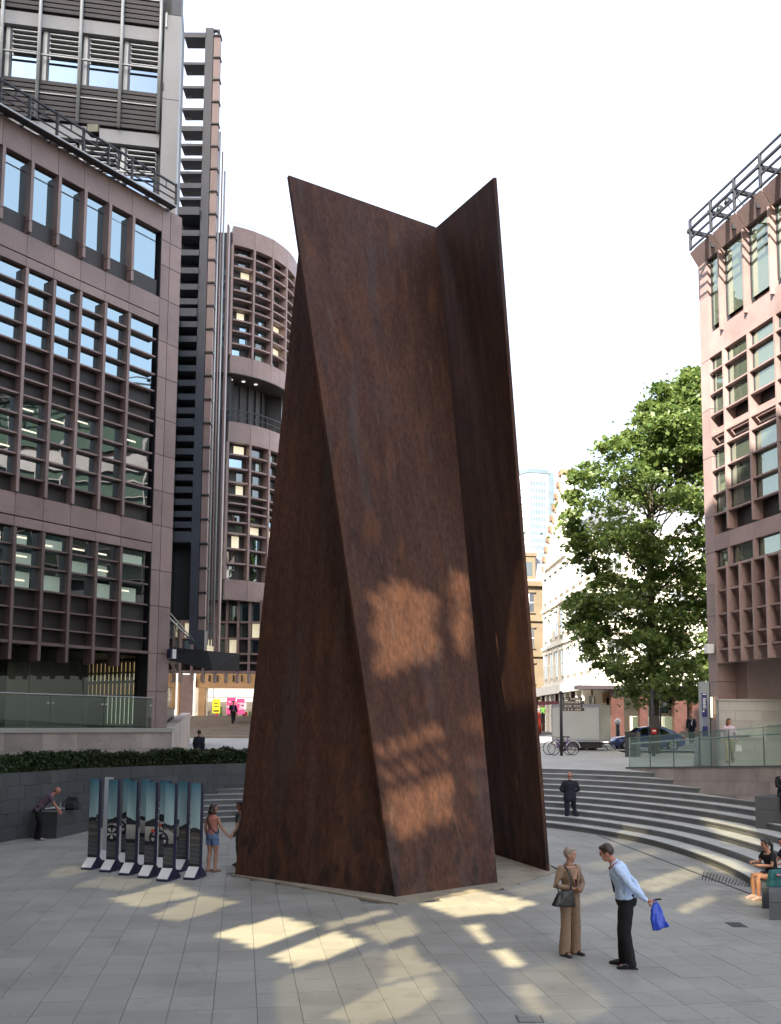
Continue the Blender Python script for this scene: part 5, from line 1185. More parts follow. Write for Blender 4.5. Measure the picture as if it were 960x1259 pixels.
# pole with board
pp = D(803.5, 926, 47.3); pl_ = thing('sign_pole', 'dark pole with a square board and small red plate in front of the blue car', 'sign', (pp.x, 47.3, TZ(47.3)))
zq = lambda y: D(803, y, 47.3).z
MB().tube([(pp.x, 47.3, TZ(47.3)), (pp.x, 47.3, zq(843))], [.10, .07], 10).build('pole', mat('pole_dark', (.03, .02, .03), .5), pl_, True)
MB().box(pp.x - .22, pp.x + .24, 47.15, 47.2, zq(895), zq(880)).build('board', mat('board_brown', (.06, .05, .045), .6), pl_)
b_ = MB().box(pp.x - .12, pp.x + .12, 47.14, 47.18, zq(902.5), zq(896)).build('red_plate', RL, pl_); MB().box(pp.x - .08, pp.x + .08, 47.12, 47.138, zq(899.5), zq(897.5)).build('plate_mark', WHITEP, b_)
# traffic signal
tp = D(812.5, 900, 58); ts_ = thing('traffic_signal', 'black traffic signal head on a pole below the tree crown', 'traffic light', (tp.x, 58, 2.45)); zs = lambda y: D(812, y, 58).z
MB().tube([(tp.x, 58, 2.45), (tp.x, 58, zs(870))], .06, 8).build('pole', BLACKM, ts_, True); MB().box(tp.x + .02, tp.x + .42, 57.8, 58.05, zs(877), zs(855)).build('signal_head', BLACKM, ts_)
for k, y in enumerate((859, 866, 873)):
    MB().tube([(tp.x + .22, 57.79, zs(y)), (tp.x + .22, 57.77, zs(y))], .13, 12).build('lens', [mat('lens_red', (.2, .02, .02), .3), mat('lens_white', (.7, .7, .65), .3), mat('lens_green', (.02, .12, .06), .3)][k], ts_)
    q = MB(); q.tube([(tp.x + .22, 57.8, zs(y) + .15), (tp.x + .3, 57.5, zs(y) + .12)], .03, 6); q.hexa([(tp.x + .06, 57.5, zs(y) + .12), (tp.x + .38, 57.5, zs(y) + .12), (tp.x + .38, 57.795, zs(y) + .14), (tp.x + .06, 57.795, zs(y) + .14), (tp.x + .06, 57.5, zs(y) + .15), (tp.x + .38, 57.5, zs(y) + .15), (tp.x + .38, 57.795, zs(y) + .17), (tp.x + .06, 57.795, zs(y) + .17)]); q.build('visor', BLACKM, ts_)
# beacon bollard
bc = D(759.5, 900, 60); bo = thing('beacon_post', 'short black post with white globe behind the bonnet of the blue car', 'bollard', (bc.x, 60, 2.2)); zb = lambda y: D(759, y, 60).z
MB().tube([(bc.x, 60, 2.15), (bc.x, 60, zb(891))], .13, 10).build('post', BLACKM, bo, True); MB().ell((bc.x, 60, zb(887.5)), (.2, .2, .22), 12, 8).build('globe', WHITEP, bo, True)
# red pillar box far street
pb = D(660.5, 890, 85); o = thing('pillar_box', 'bright red rounded post box on the far street beside the sculpture edge', 'post box', (pb.x, 85, 2.9)); zp = lambda y: D(660, y, 85).z
REDP = mat('pillar_red', (.55, .04, .02), .4)
MB().tube([(pb.x, 85, 2.8), (pb.x, 85, zp(878))], .36, 14).build('body', REDP, o, True); MB().ell((pb.x, 85, zp(878)), (.42, .42, .2), 12, 6).build('cap', REDP, o, True); MB().box(pb.x - .2, pb.x + .2, 84.62, 84.66, zp(882), zp(880.5)).build('slot', BLACKM, o)
# totem sign
tx0, tx1 = D(862.5, 900, 37.6).x, D(873, 900, 37.6).x; zt = lambda y: D(868, y, 37.6).z
to = thing('totem_sign', 'tall grey totem sign with blue panels and white lettering beside the pier', 'sign', ((tx0 + tx1) / 2, 37.6, 1.9))
MB().box(tx0, tx1, 37.6, 37.85, 2.0, zt(838)).build('pillar', mat('totem_grey', (.25, .28, .28), .45, .06, .5), to); MB().box(tx0 - .02, tx1 + .02, 37.58, 37.87, 1.8, 2.0).build('base', DSTEEL, to)
BLU = mat('totem_blue', (.01, .015, .13), .4)
for k, (y0, y1) in enumerate(((852, 872), (872.8, 881.5), (893, 905))):
    p_ = MB().box(tx0 + .03, tx0 + (tx1 - tx0) * .70, 37.575, 37.598, zt(y1), zt(y0)).build('blue_panel', BLU, to)
    q = MB(); r_ = random.Random(k)
    if k == 0:
        for y in (853, 858.6, 860.6, 862.6, 864.2, 866.2, 868, 869.8): q.box(tx0 + .07, tx0 + .07 + r_.uniform(.09, .15), 37.565, 37.574, zt(y + 1.1), zt(y))
    elif k == 1: q.box(tx0 + .06, tx0 + .12, 37.565, 37.574, zt(875.5), zt(873.5))
    if q.f: q.build('white_lettering', WHITEP, p_)
MB().box(tx0 + .06, tx0 + (tx1 - tx0) * .66, 37.58, 37.598, zt(892), zt(882.5)).build('grey_panel', mat('totem_light', (.18, .22, .32), .4), to)
MB().box(tx1 + .002, tx1 + .05, 37.62, 37.8, 2.0, zt(839)).build('edge_strip', DSTEEL, to)
# grey cabinet behind it
gc = D(861, 927, 40); cab = thing('utility_cabinet', 'grey tapered utility cabinet behind the totem sign', 'cabinet', (gc.x, 40, 1.9)); zc_ = lambda y: D(861, y, 40).z
x0, x1 = D(856, 900, 40).x, D(868, 900, 40).x
CABM = mat('cabinet_grey', (.20, .20, .22), .5)
MB().hexa([(x0, 40, 1.84), (x1, 40, 1.84), (x1, 40.5, 1.84), (x0, 40.5, 1.84), (x0 + .12, 40, zc_(905)), (x1, 40, zc_(905)), (x1, 40.5, zc_(905)), (x0 + .12, 40.5, zc_(905))]).build('body', CABM, cab); MB().box(x0 + .1, x1 + .02, 39.98, 40.52, zc_(905), zc_(904)).build('lid', DSTEEL, cab)

# =================================================================== MIRROR-LIKE DISPLAY PANELS (a printed car scene cut into strips)
def car_print(u, v):
    """printed picture on the display, u across the whole set, v up a panel"""
    hz = .565 + .025 * math.sin(u * 23) - (.09 if u > .78 else 0) - (.04 if u < .1 else 0)
    if v > hz:
        t = (v - hz) / (1 - hz); c = np.array([.36, .50, .50]) * (1 - t) + np.array([.06, .17, .23]) * t
        return c * (1 + .16 * math.sin(u * 31 + v * 5))
    if v > hz - .05: return np.array([.02, .024, .03])
    c = np.array([.10, .09, .08]) * (1.3 if (v + .06 * u) % .085 < .03 else .75)
    if v < .30: c = np.array([.06, .062, .066]) * (1 + .5 * math.sin(v * 60 + u * 9) ** 2)
    if v < .10: c = np.array([.022, .025, .03])
    if .16 < u < .78:
        e = (u - .47) / .31; top = .50 - .05 * abs(e) ** 4; roof = .60 - .11 * abs(e * 1.25) ** 2.4
        if v < roof and abs(e) < .85 and v > top - .01: c = np.array([.025, .028, .032])
        if abs(v - roof) < .012 and abs(e) < .85: c = np.array([.30, .31, .30])
        if .335 < v < top: c = np.array([.46, .46, .42]) * (.45 + 2.6 * (v - .335))
        if .295 < v < .335: c = np.array([.02, .02, .022])
    for wx in (.235, .645):
        rr_ = math.hypot((u - wx) * 1.15, (v - .375))
        if rr_ < .098: c = np.array([.012, .012, .013])
        if rr_ < .070: c = np.array([.42, .42, .42]) if int((math.atan2(v - .375, (u - wx) * 1.15) + math.pi) / (math.pi / 5)) % 2 == 0 else np.array([.03, .03, .03])
    if abs(u - .60) < .02 and abs(v - .455) < .018: c = np.array([.55, .08, .05])
    return c
PRM = bpy.data.materials.new('printed_panel'); PRM.use_nodes = True; _n = PRM.node_tree.nodes; _b = _n['Principled BSDF']; _a = _n.new('ShaderNodeVertexColor'); _a.layer_name = 'print'
PRM.node_tree.links.new(_a.outputs['Color'], _b.inputs['Base Color']); _b.inputs['Roughness'].default_value = .12; _b.inputs['Specular IOR Level'].default_value = .6
pdir = Vector((.955, -.13, 0)).normalized(); pn = Vector((-.26, -.966, 0)).normalized(); px_ax = Vector((-pn.y, pn.x, 0))
def panel(base, h, w_, u0, u1, label, white=False):
    c = Vector((base.x, base.y, 0)); t = thing('display_panel', label, 'display panel', tuple(c), group='printed display panels')
    L = lambda a, d_, z: c + px_ax * a - pn * d_ + Vector((0, 0, z))
    th = .085
    MB().hexa([L(-w_ / 2, .25, .12), L(w_ / 2, .25, .12), L(w_ / 2, .25 + th, .12), L(-w_ / 2, .25 + th, .12), L(-w_ / 2, .25, h), L(w_ / 2, .25, h), L(w_ / 2, .25 + th, h), L(-w_ / 2, .25 + th, h)]).build('slab', WHITEM if white else NAVY, t)
    MB().hexa([L(w_ / 2 + .002, .245, .1), L(w_ / 2 + .02, .245, .1), L(w_ / 2 + .02, .26 + th, .1), L(w_ / 2 + .002, .26 + th, .1), L(w_ / 2 + .002, .245, h), L(w_ / 2 + .02, .245, h), L(w_ / 2 + .02, .26 + th, h), L(w_ / 2 + .002, .26 + th, h)]).build('edge', NAVY, t)
    NUu, NVv = 16, 110; me = bpy.data.meshes.new('printed_face'); vs, fs, cs = [], [], []
    for j in range(NVv + 1):
        for i in range(NUu + 1): vs.append(tuple(L(-w_ / 2 + .008 + (w_ - .016) * i / NUu, .247, .13 + (h - .135) * j / NVv)))
    for j in range(NVv):
        for i in range(NUu):
            k = j * (NUu + 1) + i; fs.append((k, k + 1, k + NUu + 2, k + NUu + 1)); col = (np.array([.55, .56, .6]) if white else car_print(u0 + (u1 - u0) * (i + .5) / NUu, (j + .5) / NVv)); cs.append(col)
    me.from_pydata(vs, [], fs); ca = me.color_attributes.new('print', 'FLOAT_COLOR', 'CORNER'); ca.data.foreach_set('color', np.repeat(np.array([[*q, 1] for q in cs], np.float32), 4, 0).ravel()); me.materials.append(PRM); me.update()
    link('printed_face', me, t)
    wv = [L(-w_ / 2 - .01, 0, .0), L(w_ / 2 + .01, 0, .0), L(w_ / 2 + .01, .62, .0), L(-w_ / 2 - .01, .62, .0), L(-w_ / 2 - .01, 0, .05), L(w_ / 2 + .01, 0, .05), L(w_ / 2 + .01, .24, .26), L(-w_ / 2 - .01, .24, .26), L(-w_ / 2 - .01, .36, .26), L(w_ / 2 + .01, .36, .26), L(w_ / 2 + .01, .62, .05), L(-w_ / 2 - .01, .62, .05)]
    MB().add(wv, [(3, 2, 1, 0), (0, 1, 5, 4), (4, 5, 6, 7), (7, 6, 9, 8), (8, 9, 10, 11), (2, 3, 11, 10), (1, 2, 10, 9, 6, 5), (0, 4, 7, 8, 11, 3)]).build('foot', NAVY, t)
    MB().hexa([L(-w_ / 2 + .0, .005, .054), L(w_ / 2, .005, .054), L(w_ / 2, .232, .256), L(-w_ / 2, .232, .256), L(-w_ / 2, .005, .064), L(w_ / 2, .005, .064), L(w_ / 2, .232, .266), L(-w_ / 2, .232, .266)]).build('white_plate', WHITEP, t)
FRX = [(105.5, 1069.5), (128.5, 1072.5), (152, 1076.5), (175.5, 1080), (199, 1084), (232, 1082)]
LBF = ['leftmost printed display panel of the front row', 'second printed display panel of the front row, showing the front wheel', 'third printed display panel of the front row, showing the car door', 'fourth printed display panel of the front row, showing the car tail', 'fifth printed display panel of the front row, foot nearest the camera', 'printed display panel standing alone at the right end near the girls']
for k, ((x, y), lb_) in enumerate(zip(FRX, LBF)): panel(G(x, y), 2.17, .262, .02 + k * .165, .02 + k * .165 + .10, lb_)
BKX = [(124, 1060), (147, 1063), (169.5, 1066), (193.5, 1069.5), (216, 1072)]
LBB = ['white blank display panel at the left of the back row', 'second display panel of the back row, beside the printed front wheel', 'third display panel of the back row, behind the printed car door', 'fourth display panel of the back row, showing the printed rear wheel', 'rightmost display panel of the back row, with white foot plate behind']
for k, ((x, y), lb_) in enumerate(zip(BKX, LBB)): panel(G(x, y), 2.13, .262, .10 + k * .165, .10 + k * .165 + .10, lb_, white=(k == 0))
# glass-like low white edge line near the girls

# =================================================================== PEOPLE
from mathutils import noise as mnoise
def remeshed(mb, vox, smooth_it=4, wrinkle=0.0, wsc=9.0, seed=0):
    """fuse the shapes in mb into one continuous surface"""
    me = mb.mesh('tmp', []); ob_ = bpy.data.objects.new('tmp', me); COL.objects.link(ob_)
    r_ = ob_.modifiers.new('r', 'REMESH'); r_.mode = 'VOXEL'; r_.voxel_size = vox; r_.use_smooth_shade = True
    sm_ = ob_.modifiers.new('s', 'SMOOTH'); sm_.factor = .5; sm_.iterations = smooth_it
    dg = bpy.context.evaluated_depsgraph_get(); me2 = bpy.data.meshes.new_from_object(ob_.evaluated_get(dg)); bpy.data.objects.remove(ob_); bpy.data.meshes.remove(me)
    if wrinkle:
        co = [v.co.copy() for v in me2.vertices]; nr = [v.normal.copy() for v in me2.vertices]
        for i, (c, n) in enumerate(zip(co, nr)):
            q = Vector((c.x * wsc + seed, c.y * wsc, c.z * wsc * .6)); me2.vertices[i].co = c + n * (wrinkle * (mnoise.noise(q) + .6 * mnoise.noise(q * 2.3)))
    me2.polygons.foreach_set('use_smooth', [True] * len(me2.polygons)); me2.update(); return me2
def cloth(name, col, rough=.85, var=.12): return mat(name, col, rough, var, 25, .15, 120, spec=.2)
def skin(name, col): return mat(name, col, .55, .08, 8, spec=.35)
SK1 = skin('skin_fair', (.46, .24, .17)); SK2 = skin('skin_tan', (.36, .18, .115)); SK3 = skin('skin_ruddy', (.44, .20, .14)); LIP = skin('lips', (.30, .08, .07))
EYEM = mat('eye_dark', (.02, .015, .012), .2)
DEF = dict(pel=(0, 0, .93), chest=(0, .01, 1.22), nk=(0, -.005, 1.46), hd=(0, .025, 1.625), look=(0, 1, 0), tw=0.0,
           elR=(.235, -.03, 1.14), wrR=(.25, .06, .88), elL=(-.235, -.03, 1.14), wrL=(-.25, .06, .88), hR=None, hL=None,
           knR=(.095, .015, .49), anR=(.10, -.03, .085), knL=(-.095, .015, .49), anL=(-.10, -.03, .085), fR=(.1, 1, 0), fL=(-.1, 1, 0))
WALK = dict(knR=(.09, .18, .52), anR=(.09, .22, .10), knL=(-.09, -.02, .48), anL=(-.09, -.32, .16), fL=(0, 1, -.45), elR=(.24, -.13, 1.15), wrR=(.25, -.12, .90), elL=(-.24, .04, 1.14), wrL=(-.24, .20, .92))
SIT = dict(pel=(0, -.42, .50), chest=(0, -.36, .80), nk=(0, -.30, 1.02), hd=(0, -.25, 1.18), knR=(.10, .02, .50), anR=(.11, .0, .085), knL=(-.10, .02, .50), anL=(-.11, .02, .085),
           elR=(.22, -.22, .74), wrR=(.06, -.02, .68), elL=(-.22, -.22, .74), wrL=(-.05, .0, .68))
TORSO = [(-.22, .150, .105), (-.08, .172, .122), (.08, .168, .118), (.34, .142, .104), (.62, .168, .118), (.80, .178, .112), (.90, .160, .092), (.97, .085, .07), (1.03, .056, .058)]
def person(label, loc, heading, H, pose=None, skinm=SK1, top=None, bottom=None, hair=None, shoes=BLACKM, detail=False, build_=1.0, fem=False):
    """top: (kind, material) kind jacket|shirt|tee|vest ; bottom: (kind, material) trousers|wide|shorts ; hair: (style, material)"""
    J = dict(DEF); J.update(pose or {}); J = {k: (Vector(v) if isinstance(v, tuple) else v) for k, v in J.items()}
    t = thing('person', label, 'person', tuple(loc), math.atan2(heading[1], heading[0]) - math.pi / 2); s_ = H / 1.75; t.scale = (s_, s_, s_)
    Rv = Vector((math.cos(J['tw']), math.sin(J['tw']), 0)); pel, ch, nk = J['pel'], J['chest'], J['nk']
    def spine(u):
        a = pel.lerp(ch, u * 1.6) if u < 0 else None
        if a is not None: return a, (ch - pel).normalized()
        c1 = ch * 2 - (pel + nk) * .5; p = pel * (1 - u) ** 2 + c1 * 2 * u * (1 - u) + nk * u * u; d_ = ((c1 - pel) * (1 - u) + (nk - c1) * u).normalized(); return p, d_
    def ring(u, rx, ry, tilt=0.0):
        p, d_ = spine(u); yd = d_.cross(Rv).normalized(); 
        if tilt: yd = (yd - d_ * tilt).normalized()
        return (p, Rv, yd, rx, ry)
    sw = .165 if fem else .185
    def shoulder(sg): p, d_ = spine(.87); return p + Rv * sg * sw
    def hip(sg): return pel + Rv * sg * .09 + Vector((0, 0, -.03))
    wf = .92 if fem else 1.0
    mb = MB(); mb.loft([ring(u, rx * build_ * .93 * wf, ry * build_ * .93) for u, rx, ry in TORSO])
    hd = J['hd']; lk = J['look'].normalized(); hu = (hd - nk).normalized(); hu = (Vector((0, 0, 1)) * .6 + hu * .4).normalized(); lk = (lk - hu * lk.dot(hu) * .6).normalized(); hr_ = lk.cross(hu).normalized(); hu = hr_.cross(lk).normalized()
    HM = Matrix((hr_, lk, hu)).transposed()
    HP = lambda x, y, z: hd + hr_ * x + lk * y + hu * z
    mb.tube([spine(.93)[0], nk.lerp(hd, .45), HP(0, -.012, -.04)], [.062, .053, .055], 10)
    mb.ell(HP(0, -.004, .012), (.075, .093, .105), 16, 12, HM); mb.ell(HP(0, .022, -.062), (.054, .062, .056), 14, 10, HM); mb.ell(HP(0, .05, -.098), (.026, .028, .022), 10, 8, HM)
    mb.ell(HP(0, .098, -.018), (.012, .020, .013), 8, 6, HM); mb.ell(HP(0, .09, .006), (.010, .014, .028), 8, 6, HM); mb.ell(HP(0, .075, .036), (.055, .022, .014), 10, 6, HM)
    for sg in (-1, 1): mb.ell(HP(sg * .076, -.008, -.012), (.012, .022, .032), 8, 6, HM); mb.ell(HP(sg * .04, .066, -.03), (.022, .02, .022), 8, 6, HM)
    for sg, S in ((1, 'R'), (-1, 'L')):
        sh_, el, wr = shoulder(sg), J['el' + S], J['wr' + S]; mb.tube([sh_, sh_.lerp(el, .5), el, el.lerp(wr, .35), wr], [q_ * (.84 if top and top[0] in ('jacket', 'shirt') else 1) for q_ in (.050 * wf, .046 * wf, .038, .040 * wf, .030)], 10)
        hdr = (J['h' + S] or (wr - el)).normalized(); side = hdr.cross(Vector((0, 0, 1))); side = side.normalized() if side.length > .2 else Vector((0, 1, 0)); thick = side.cross(hdr).normalized()
        if abs(hdr.z) > .6: side = Vector((0, 1, 0)) - hdr * hdr.y; side.normalize(); thick = side.cross(hdr).normalized()
        pm = wr + hdr * .055; Mh = Matrix((side, hdr, thick)).transposed(); mb.ell(pm, (.040, .055, .016), 10, 8, Mh); mb.tube([wr - hdr * .01, pm], [.026, .024], 8)
        cur = thick * (1 if side.cross(hdr).dot(thick) > 0 else -1) * (-sg)
        if detail:
            for i, (o_, L_) in enumerate(((-.028, .062), (-.010, .074), (.010, .070), (.027, .054))):
                b0 = wr + hdr * .095 + side * o_; b1 = b0 + hdr * L_ * .5 + cur * .012; b2 = b1 + hdr * L_ * .38 + cur * .026; mb.tube([b0 - hdr * .02, b0, b1, b2], [.0095, .0095, .009, .008], 7)
            a0 = wr + hdr * .03 - side * .03; mb.tube([a0, a0 - side * .022 + hdr * .03 + cur * .012, a0 - side * .02 + hdr * .062 + cur * .022], [.011, .011, .009], 7)
        else:
            for o_ in (-.027, -.009, .009, .026): b0 = wr + hdr * .09 + side * o_; mb.tube([b0, b0 + hdr * .035 + cur * .01, b0 + hdr * .06 + cur * .03], [.012, .0115, .011], 6)
            mb.tube([wr + hdr * .03 - side * .03, wr + hdr * .075 - side * .055 + cur * .01], [.013, .012], 6)
        kn, an = J['kn' + S], J['an' + S]; h_ = hip(sg); mb.tube([h_, h_.lerp(kn, .5), kn, kn.lerp(an, .3), an], [.088, .075, .054, .056, .036], 12)
        ft = J['f' + S].normalized(); mb.ell(an + ft * .06 - Vector((0, 0, .045)), (.042, .115, .032), 10, 8, Matrix((Vector((ft.y, -ft.x, 0)).normalized(), ft, Vector((ft.y, -ft.x, 0)).normalized().cross(ft))).transposed()); mb.tube([an, an + ft * .03 - Vector((0, 0, .04))], [.037, .036], 8)
    def add(name, me, m, par=t): me.materials.clear(); me.materials.append(m); return link(name, me, par, True)
    body = add('body', remeshed(mb, .0075 if detail else .013, 3), skinm)
    if detail:
        for sg in (-1, 1):
            e = MB().ell(HP(sg * .032, .082, .012), (.013, .008, .008), 10, 6, HM).mesh('eye', EYEM, True); link('eye', e, t, True)
            e = MB().ell(HP(sg * .033, .086, .034), (.02, .006, .004), 8, 4, HM).mesh('eyebrow', hair[1] if hair else EYEM, True); link('eyebrow', e, t, True)
        link('mouth', MB().ell(HP(0, .082, -.062), (.023, .008, .007), 10, 6, HM).mesh('mouth', LIP, True), t, True)
    vx = .011 if detail else .016
    if bottom:
        kind, m = bottom; q = MB(); q.loft([ring(u, rx * build_ * 1.04 * wf, ry * build_ * 1.06) for u, rx, ry in ((-.24, .145, .108), (-.14, .168, .124), (-.02, .178, .130), (.10, .170, .122), (.22, .155, .112))])
        for sg, S in ((1, 'R'), (-1, 'L')):
            kn, an, h_ = J['kn' + S], J['an' + S], hip(sg)
            if kind == 'shorts': q.tube([h_, h_.lerp(kn, .30), h_.lerp(kn, .50)], [.100, .100, .105], 14)
            elif kind == 'kneeshorts': q.tube([h_, h_.lerp(kn, .5), h_.lerp(kn, .88)], [.100, .092, .082], 14)
            else:
                w2 = 1.35 if kind == 'wide' else 1.0; e = an + (an - kn).normalized() * (.058 if kind == 'wide' else .052); q.tube([h_, h_.lerp(kn, .5), kn, kn.lerp(an, .5), e], [.101, .092 , .074 * (1 + (w2 - 1) * .4), .068 * w2, .072 * w2], 14)
        add('trousers' if kind in ('trousers', 'wide') else 'shorts', remeshed(q, vx, 2, .009, 8, 3), m)
    if top:
        kind, m = top; q = MB(); j = {'jacket': 1.17, 'shirt': 1.10, 'tee': 1.08, 'vest': 1.05}[kind] * build_; lo = {'jacket': -.26, 'shirt': .02, 'tee': -.06, 'vest': .06}[kind]
        prof = [(u, rx, ry) for u, rx, ry in TORSO if u > lo + .06 and u < .96]; i0 = np.interp(lo, [a[0] for a in TORSO], [a[1] for a in TORSO]); i1 = np.interp(lo, [a[0] for a in TORSO], [a[2] for a in TORSO])
        rings = [ring(lo, i0 * j * wf * 1.03, i1 * j * 1.06)] + [ring(u, rx * j * wf, ry * j) for u, rx, ry in prof] + [ring(.95, .088 if kind != 'vest' else .10, .075, .9 if kind in ('jacket', 'vest') else .35)]
        q.loft(rings, 18)
        for sg, S in ((1, 'R'), (-1, 'L')):
            sh_, el, wr = shoulder(sg), J['el' + S], J['wr' + S]; a = .064 if kind == 'jacket' else .058
            if kind in ('jacket', 'shirt'): q.tube([spine(.85)[0] + Rv * sg * sw * .7, sh_, sh_.lerp(el, .5), el, el.lerp(wr, .5), wr.lerp(el, .04)], [a * 1.1, a * 1.02, a * .97, a * .86, a * .78, a * .66], 12)
            elif kind == 'tee': q.tube([spine(.85)[0] + Rv * sg * sw * .7, sh_, sh_.lerp(el, .62)], [.068, .062, .064], 12)
        add({'jacket': 'jacket', 'shirt': 'shirt', 'tee': 't_shirt', 'vest': 'vest_top'}[kind], remeshed(q, vx, 2, .015 if kind != 'vest' else .004, 9, 11), m)
        if kind in ('jacket', 'shirt') :
            q = MB(); p, d_ = spine(.955); f_ = d_.cross(Rv).normalized(); q.tube([p + (Rv * math.cos(a_) * .066 + f_ * math.sin(a_) * .062) + d_ * (.03 - .025 * max(0, math.sin(a_))) for a_ in [R(-250 + 20 * k) for k in range(18)]], .016, 6); add('collar', q.mesh('collar', m, True), m)
    if hair:
        stl, m = hair; q = MB()
        if stl == 'bald': q.ell(HP(0, -.035, -.01), (.078, .072, .055), 14, 8, HM)
        elif stl == 'thin': q.ell(HP(0, -.022, .016), (.083, .090, .098), 14, 10, HM)
        else:
            q.ell(HP(0, -.020, .030), (.086, .094, .100), 16, 10, HM); q.ell(HP(0, .045, .085), (.058, .045, .030), 12, 8, HM)
            if stl == 'bob': q.ell(HP(0, -.045, -.03), (.092, .075, .095), 14, 8, HM)
            if stl == 'long': q.ell(HP(0, -.055, -.05), (.096, .072, .13), 14, 8, HM); q.ell(HP(0, -.065, -.15), (.088, .052, .10), 14, 8, HM)
            if stl == 'curly':
                for k in range(26):
                    a_, b_ = random.uniform(0, 6.28), random.uniform(-.5, 1.2); q.ell(HP(.095 * math.cos(a_) * math.cos(b_ * .8), -.04 + .07 * math.sin(a_) * math.cos(b_ * .8), -.06 + .09 * math.sin(b_) - .03), (.045, .045, .05), 8, 6)
            if stl == 'tail': q.tube([HP(0, -.10, .03), HP(0, -.15, -.02), HP(0, -.14, -.16), HP(0, -.10, -.26)], [.03, .038, .03, .012], 8)
        add('hair', remeshed(q, .010 if detail else .014, 2, .006, 22, 5), m)
    if shoes:
        for S in 'RL':
            an = J['an' + S]; ft = J['f' + S].normalized(); sd = Vector((ft.y, -ft.x, 0)).normalized(); up_ = sd.cross(ft); q = MB()
            q.loft([(an - ft * .065 - up_ * .045, sd, up_, .032, .036), (an - ft * .03 - up_ * .036, sd, up_, .046, .054), (an + ft * .05 - up_ * .042, sd, up_, .050, .050), (an + ft * .12 - up_ * .055, sd, up_, .050, .036), (an + ft * .175 - up_ * .064, sd, up_, .036, .022), (an + ft * .20 - up_ * .068, sd, up_, .015, .014)], 12)
            q.hexa([an + ft * a_ + sd * b_ - up_ * z_ for z_ in (.086, .076) for a_, b_ in ((-.09, -.035), (-.09, .035), (.19, .035), (.19, -.035))]); add('shoe', q.mesh('shoe', shoes, True), shoes)
    def W(p): return Matrix.LocRotScale(t.location, t.rotation_euler, t.scale) @ Vector(p)
    return t, W, J, HP
TAN = cloth('tan_suit', (.27, .185, .125)); BLUES = cloth('pale_blue_shirt', (.46, .58, .78)); BLK = cloth('black_cloth', (.016, .016, .018)); SUIT = cloth('navy_suit', (.022, .024, .036)); HB = mat('hair_black', (.012, .010, .009), .5, .3, 30); HG = mat('hair_grey_blond', (.30, .24, .19), .6, .25, 30); HBR = mat('hair_brown', (.10, .045, .022), .55, .3, 30); HDB = mat('hair_dark_brown', (.035, .018, .012), .5, .3, 30)
LEATH = mat('black_leather', (.014, .014, .015), .35, .2, 12)
# 1 woman in the tan suit
pw_, W1_, J1, HP1 = person('woman in a tan trouser suit standing with hands together facing the man in blue', G(701, 1174), (.50, -.87), 1.66,
    dict(elR=(.275, -.02, 1.13), wrR=(.10, .20, 1.10), elL=(-.265, .0, 1.12), wrL=(-.02, .23, 1.06), hR=(-.8, .5, .0), hL=(.8, .5, .25), look=(-.62, .78, -.05), anR=(.12, 0, .085), anL=(-.13, -.02, .085), knR=(.105, .02, .49), knL=(-.11, .01, .49)),
    SK1, ('jacket', TAN), ('wide', TAN), ('short', HG), shoes=BLACKM, detail=True, fem=True, build_=1.0)
q = MB()
q.hexa([(-.030, .150, 1.16), (.030, .150, 1.16), (.02, .06, 1.15), (-.02, .06, 1.15), (-.060, .132, 1.40), (.060, .132, 1.40), (.03, .04, 1.40), (-.03, .04, 1.40)]); q.build('neckline', SK1, pw_, local=True)
q = MB(); q.hexa([(-.012, .156, 1.13), (.014, .156, 1.13), (.01, .09, 1.13), (-.01, .09, 1.13), (-.036, .154, 1.24), (.038, .154, 1.24), (.02, .09, 1.22), (-.02, .09, 1.22)]); q.build('camisole', cloth('dark_red_cloth', (.05, .012, .015)), pw_, local=True)
q = MB(); 
for sg in (-1, 1): q.tube([(sg * .070, .105, 1.42), (sg * .066, .150, 1.28), (sg * .018, .165, 1.12)], [.014, .022, .010], 6)
q.tube([(0, .162, 1.12), (.004, .152, 1.0), (.01, .160, .82)], .006, 5); q.build('lapel', TAN, pw_, True, True)
hbag = thing('handbag', 'black leather shoulder handbag hanging on the arm of the woman in tan', 'handbag', tuple(W1_((.22, .17, .98))))
q = MB(); c = [W1_(p) for p in ((.12, .20, .82), (.46, .06, .84), (.46, .18, .84), (.12, .30, .82), (.16, .22, 1.10), (.36, .12, 1.06), (.36, .17, 1.06), (.16, .27, 1.10))]
q.hexa(c); me = remeshed(q, .012, 6, .006, 9); me.materials.append(LEATH); link('bag_body', me, hbag).matrix_parent_inverse = WM(hbag).inverted()
q = MB(); q.tube([W1_(p) for p in ((.17, .25, 1.08), (.15, .20, 1.24), (.140, .12, 1.41), (.14, .02, 1.46), (.16, -.09, 1.38), (.28, -.02, 1.2), (.34, .14, 1.06))], .013, 6); q.build('strap', LEATH, hbag, True)
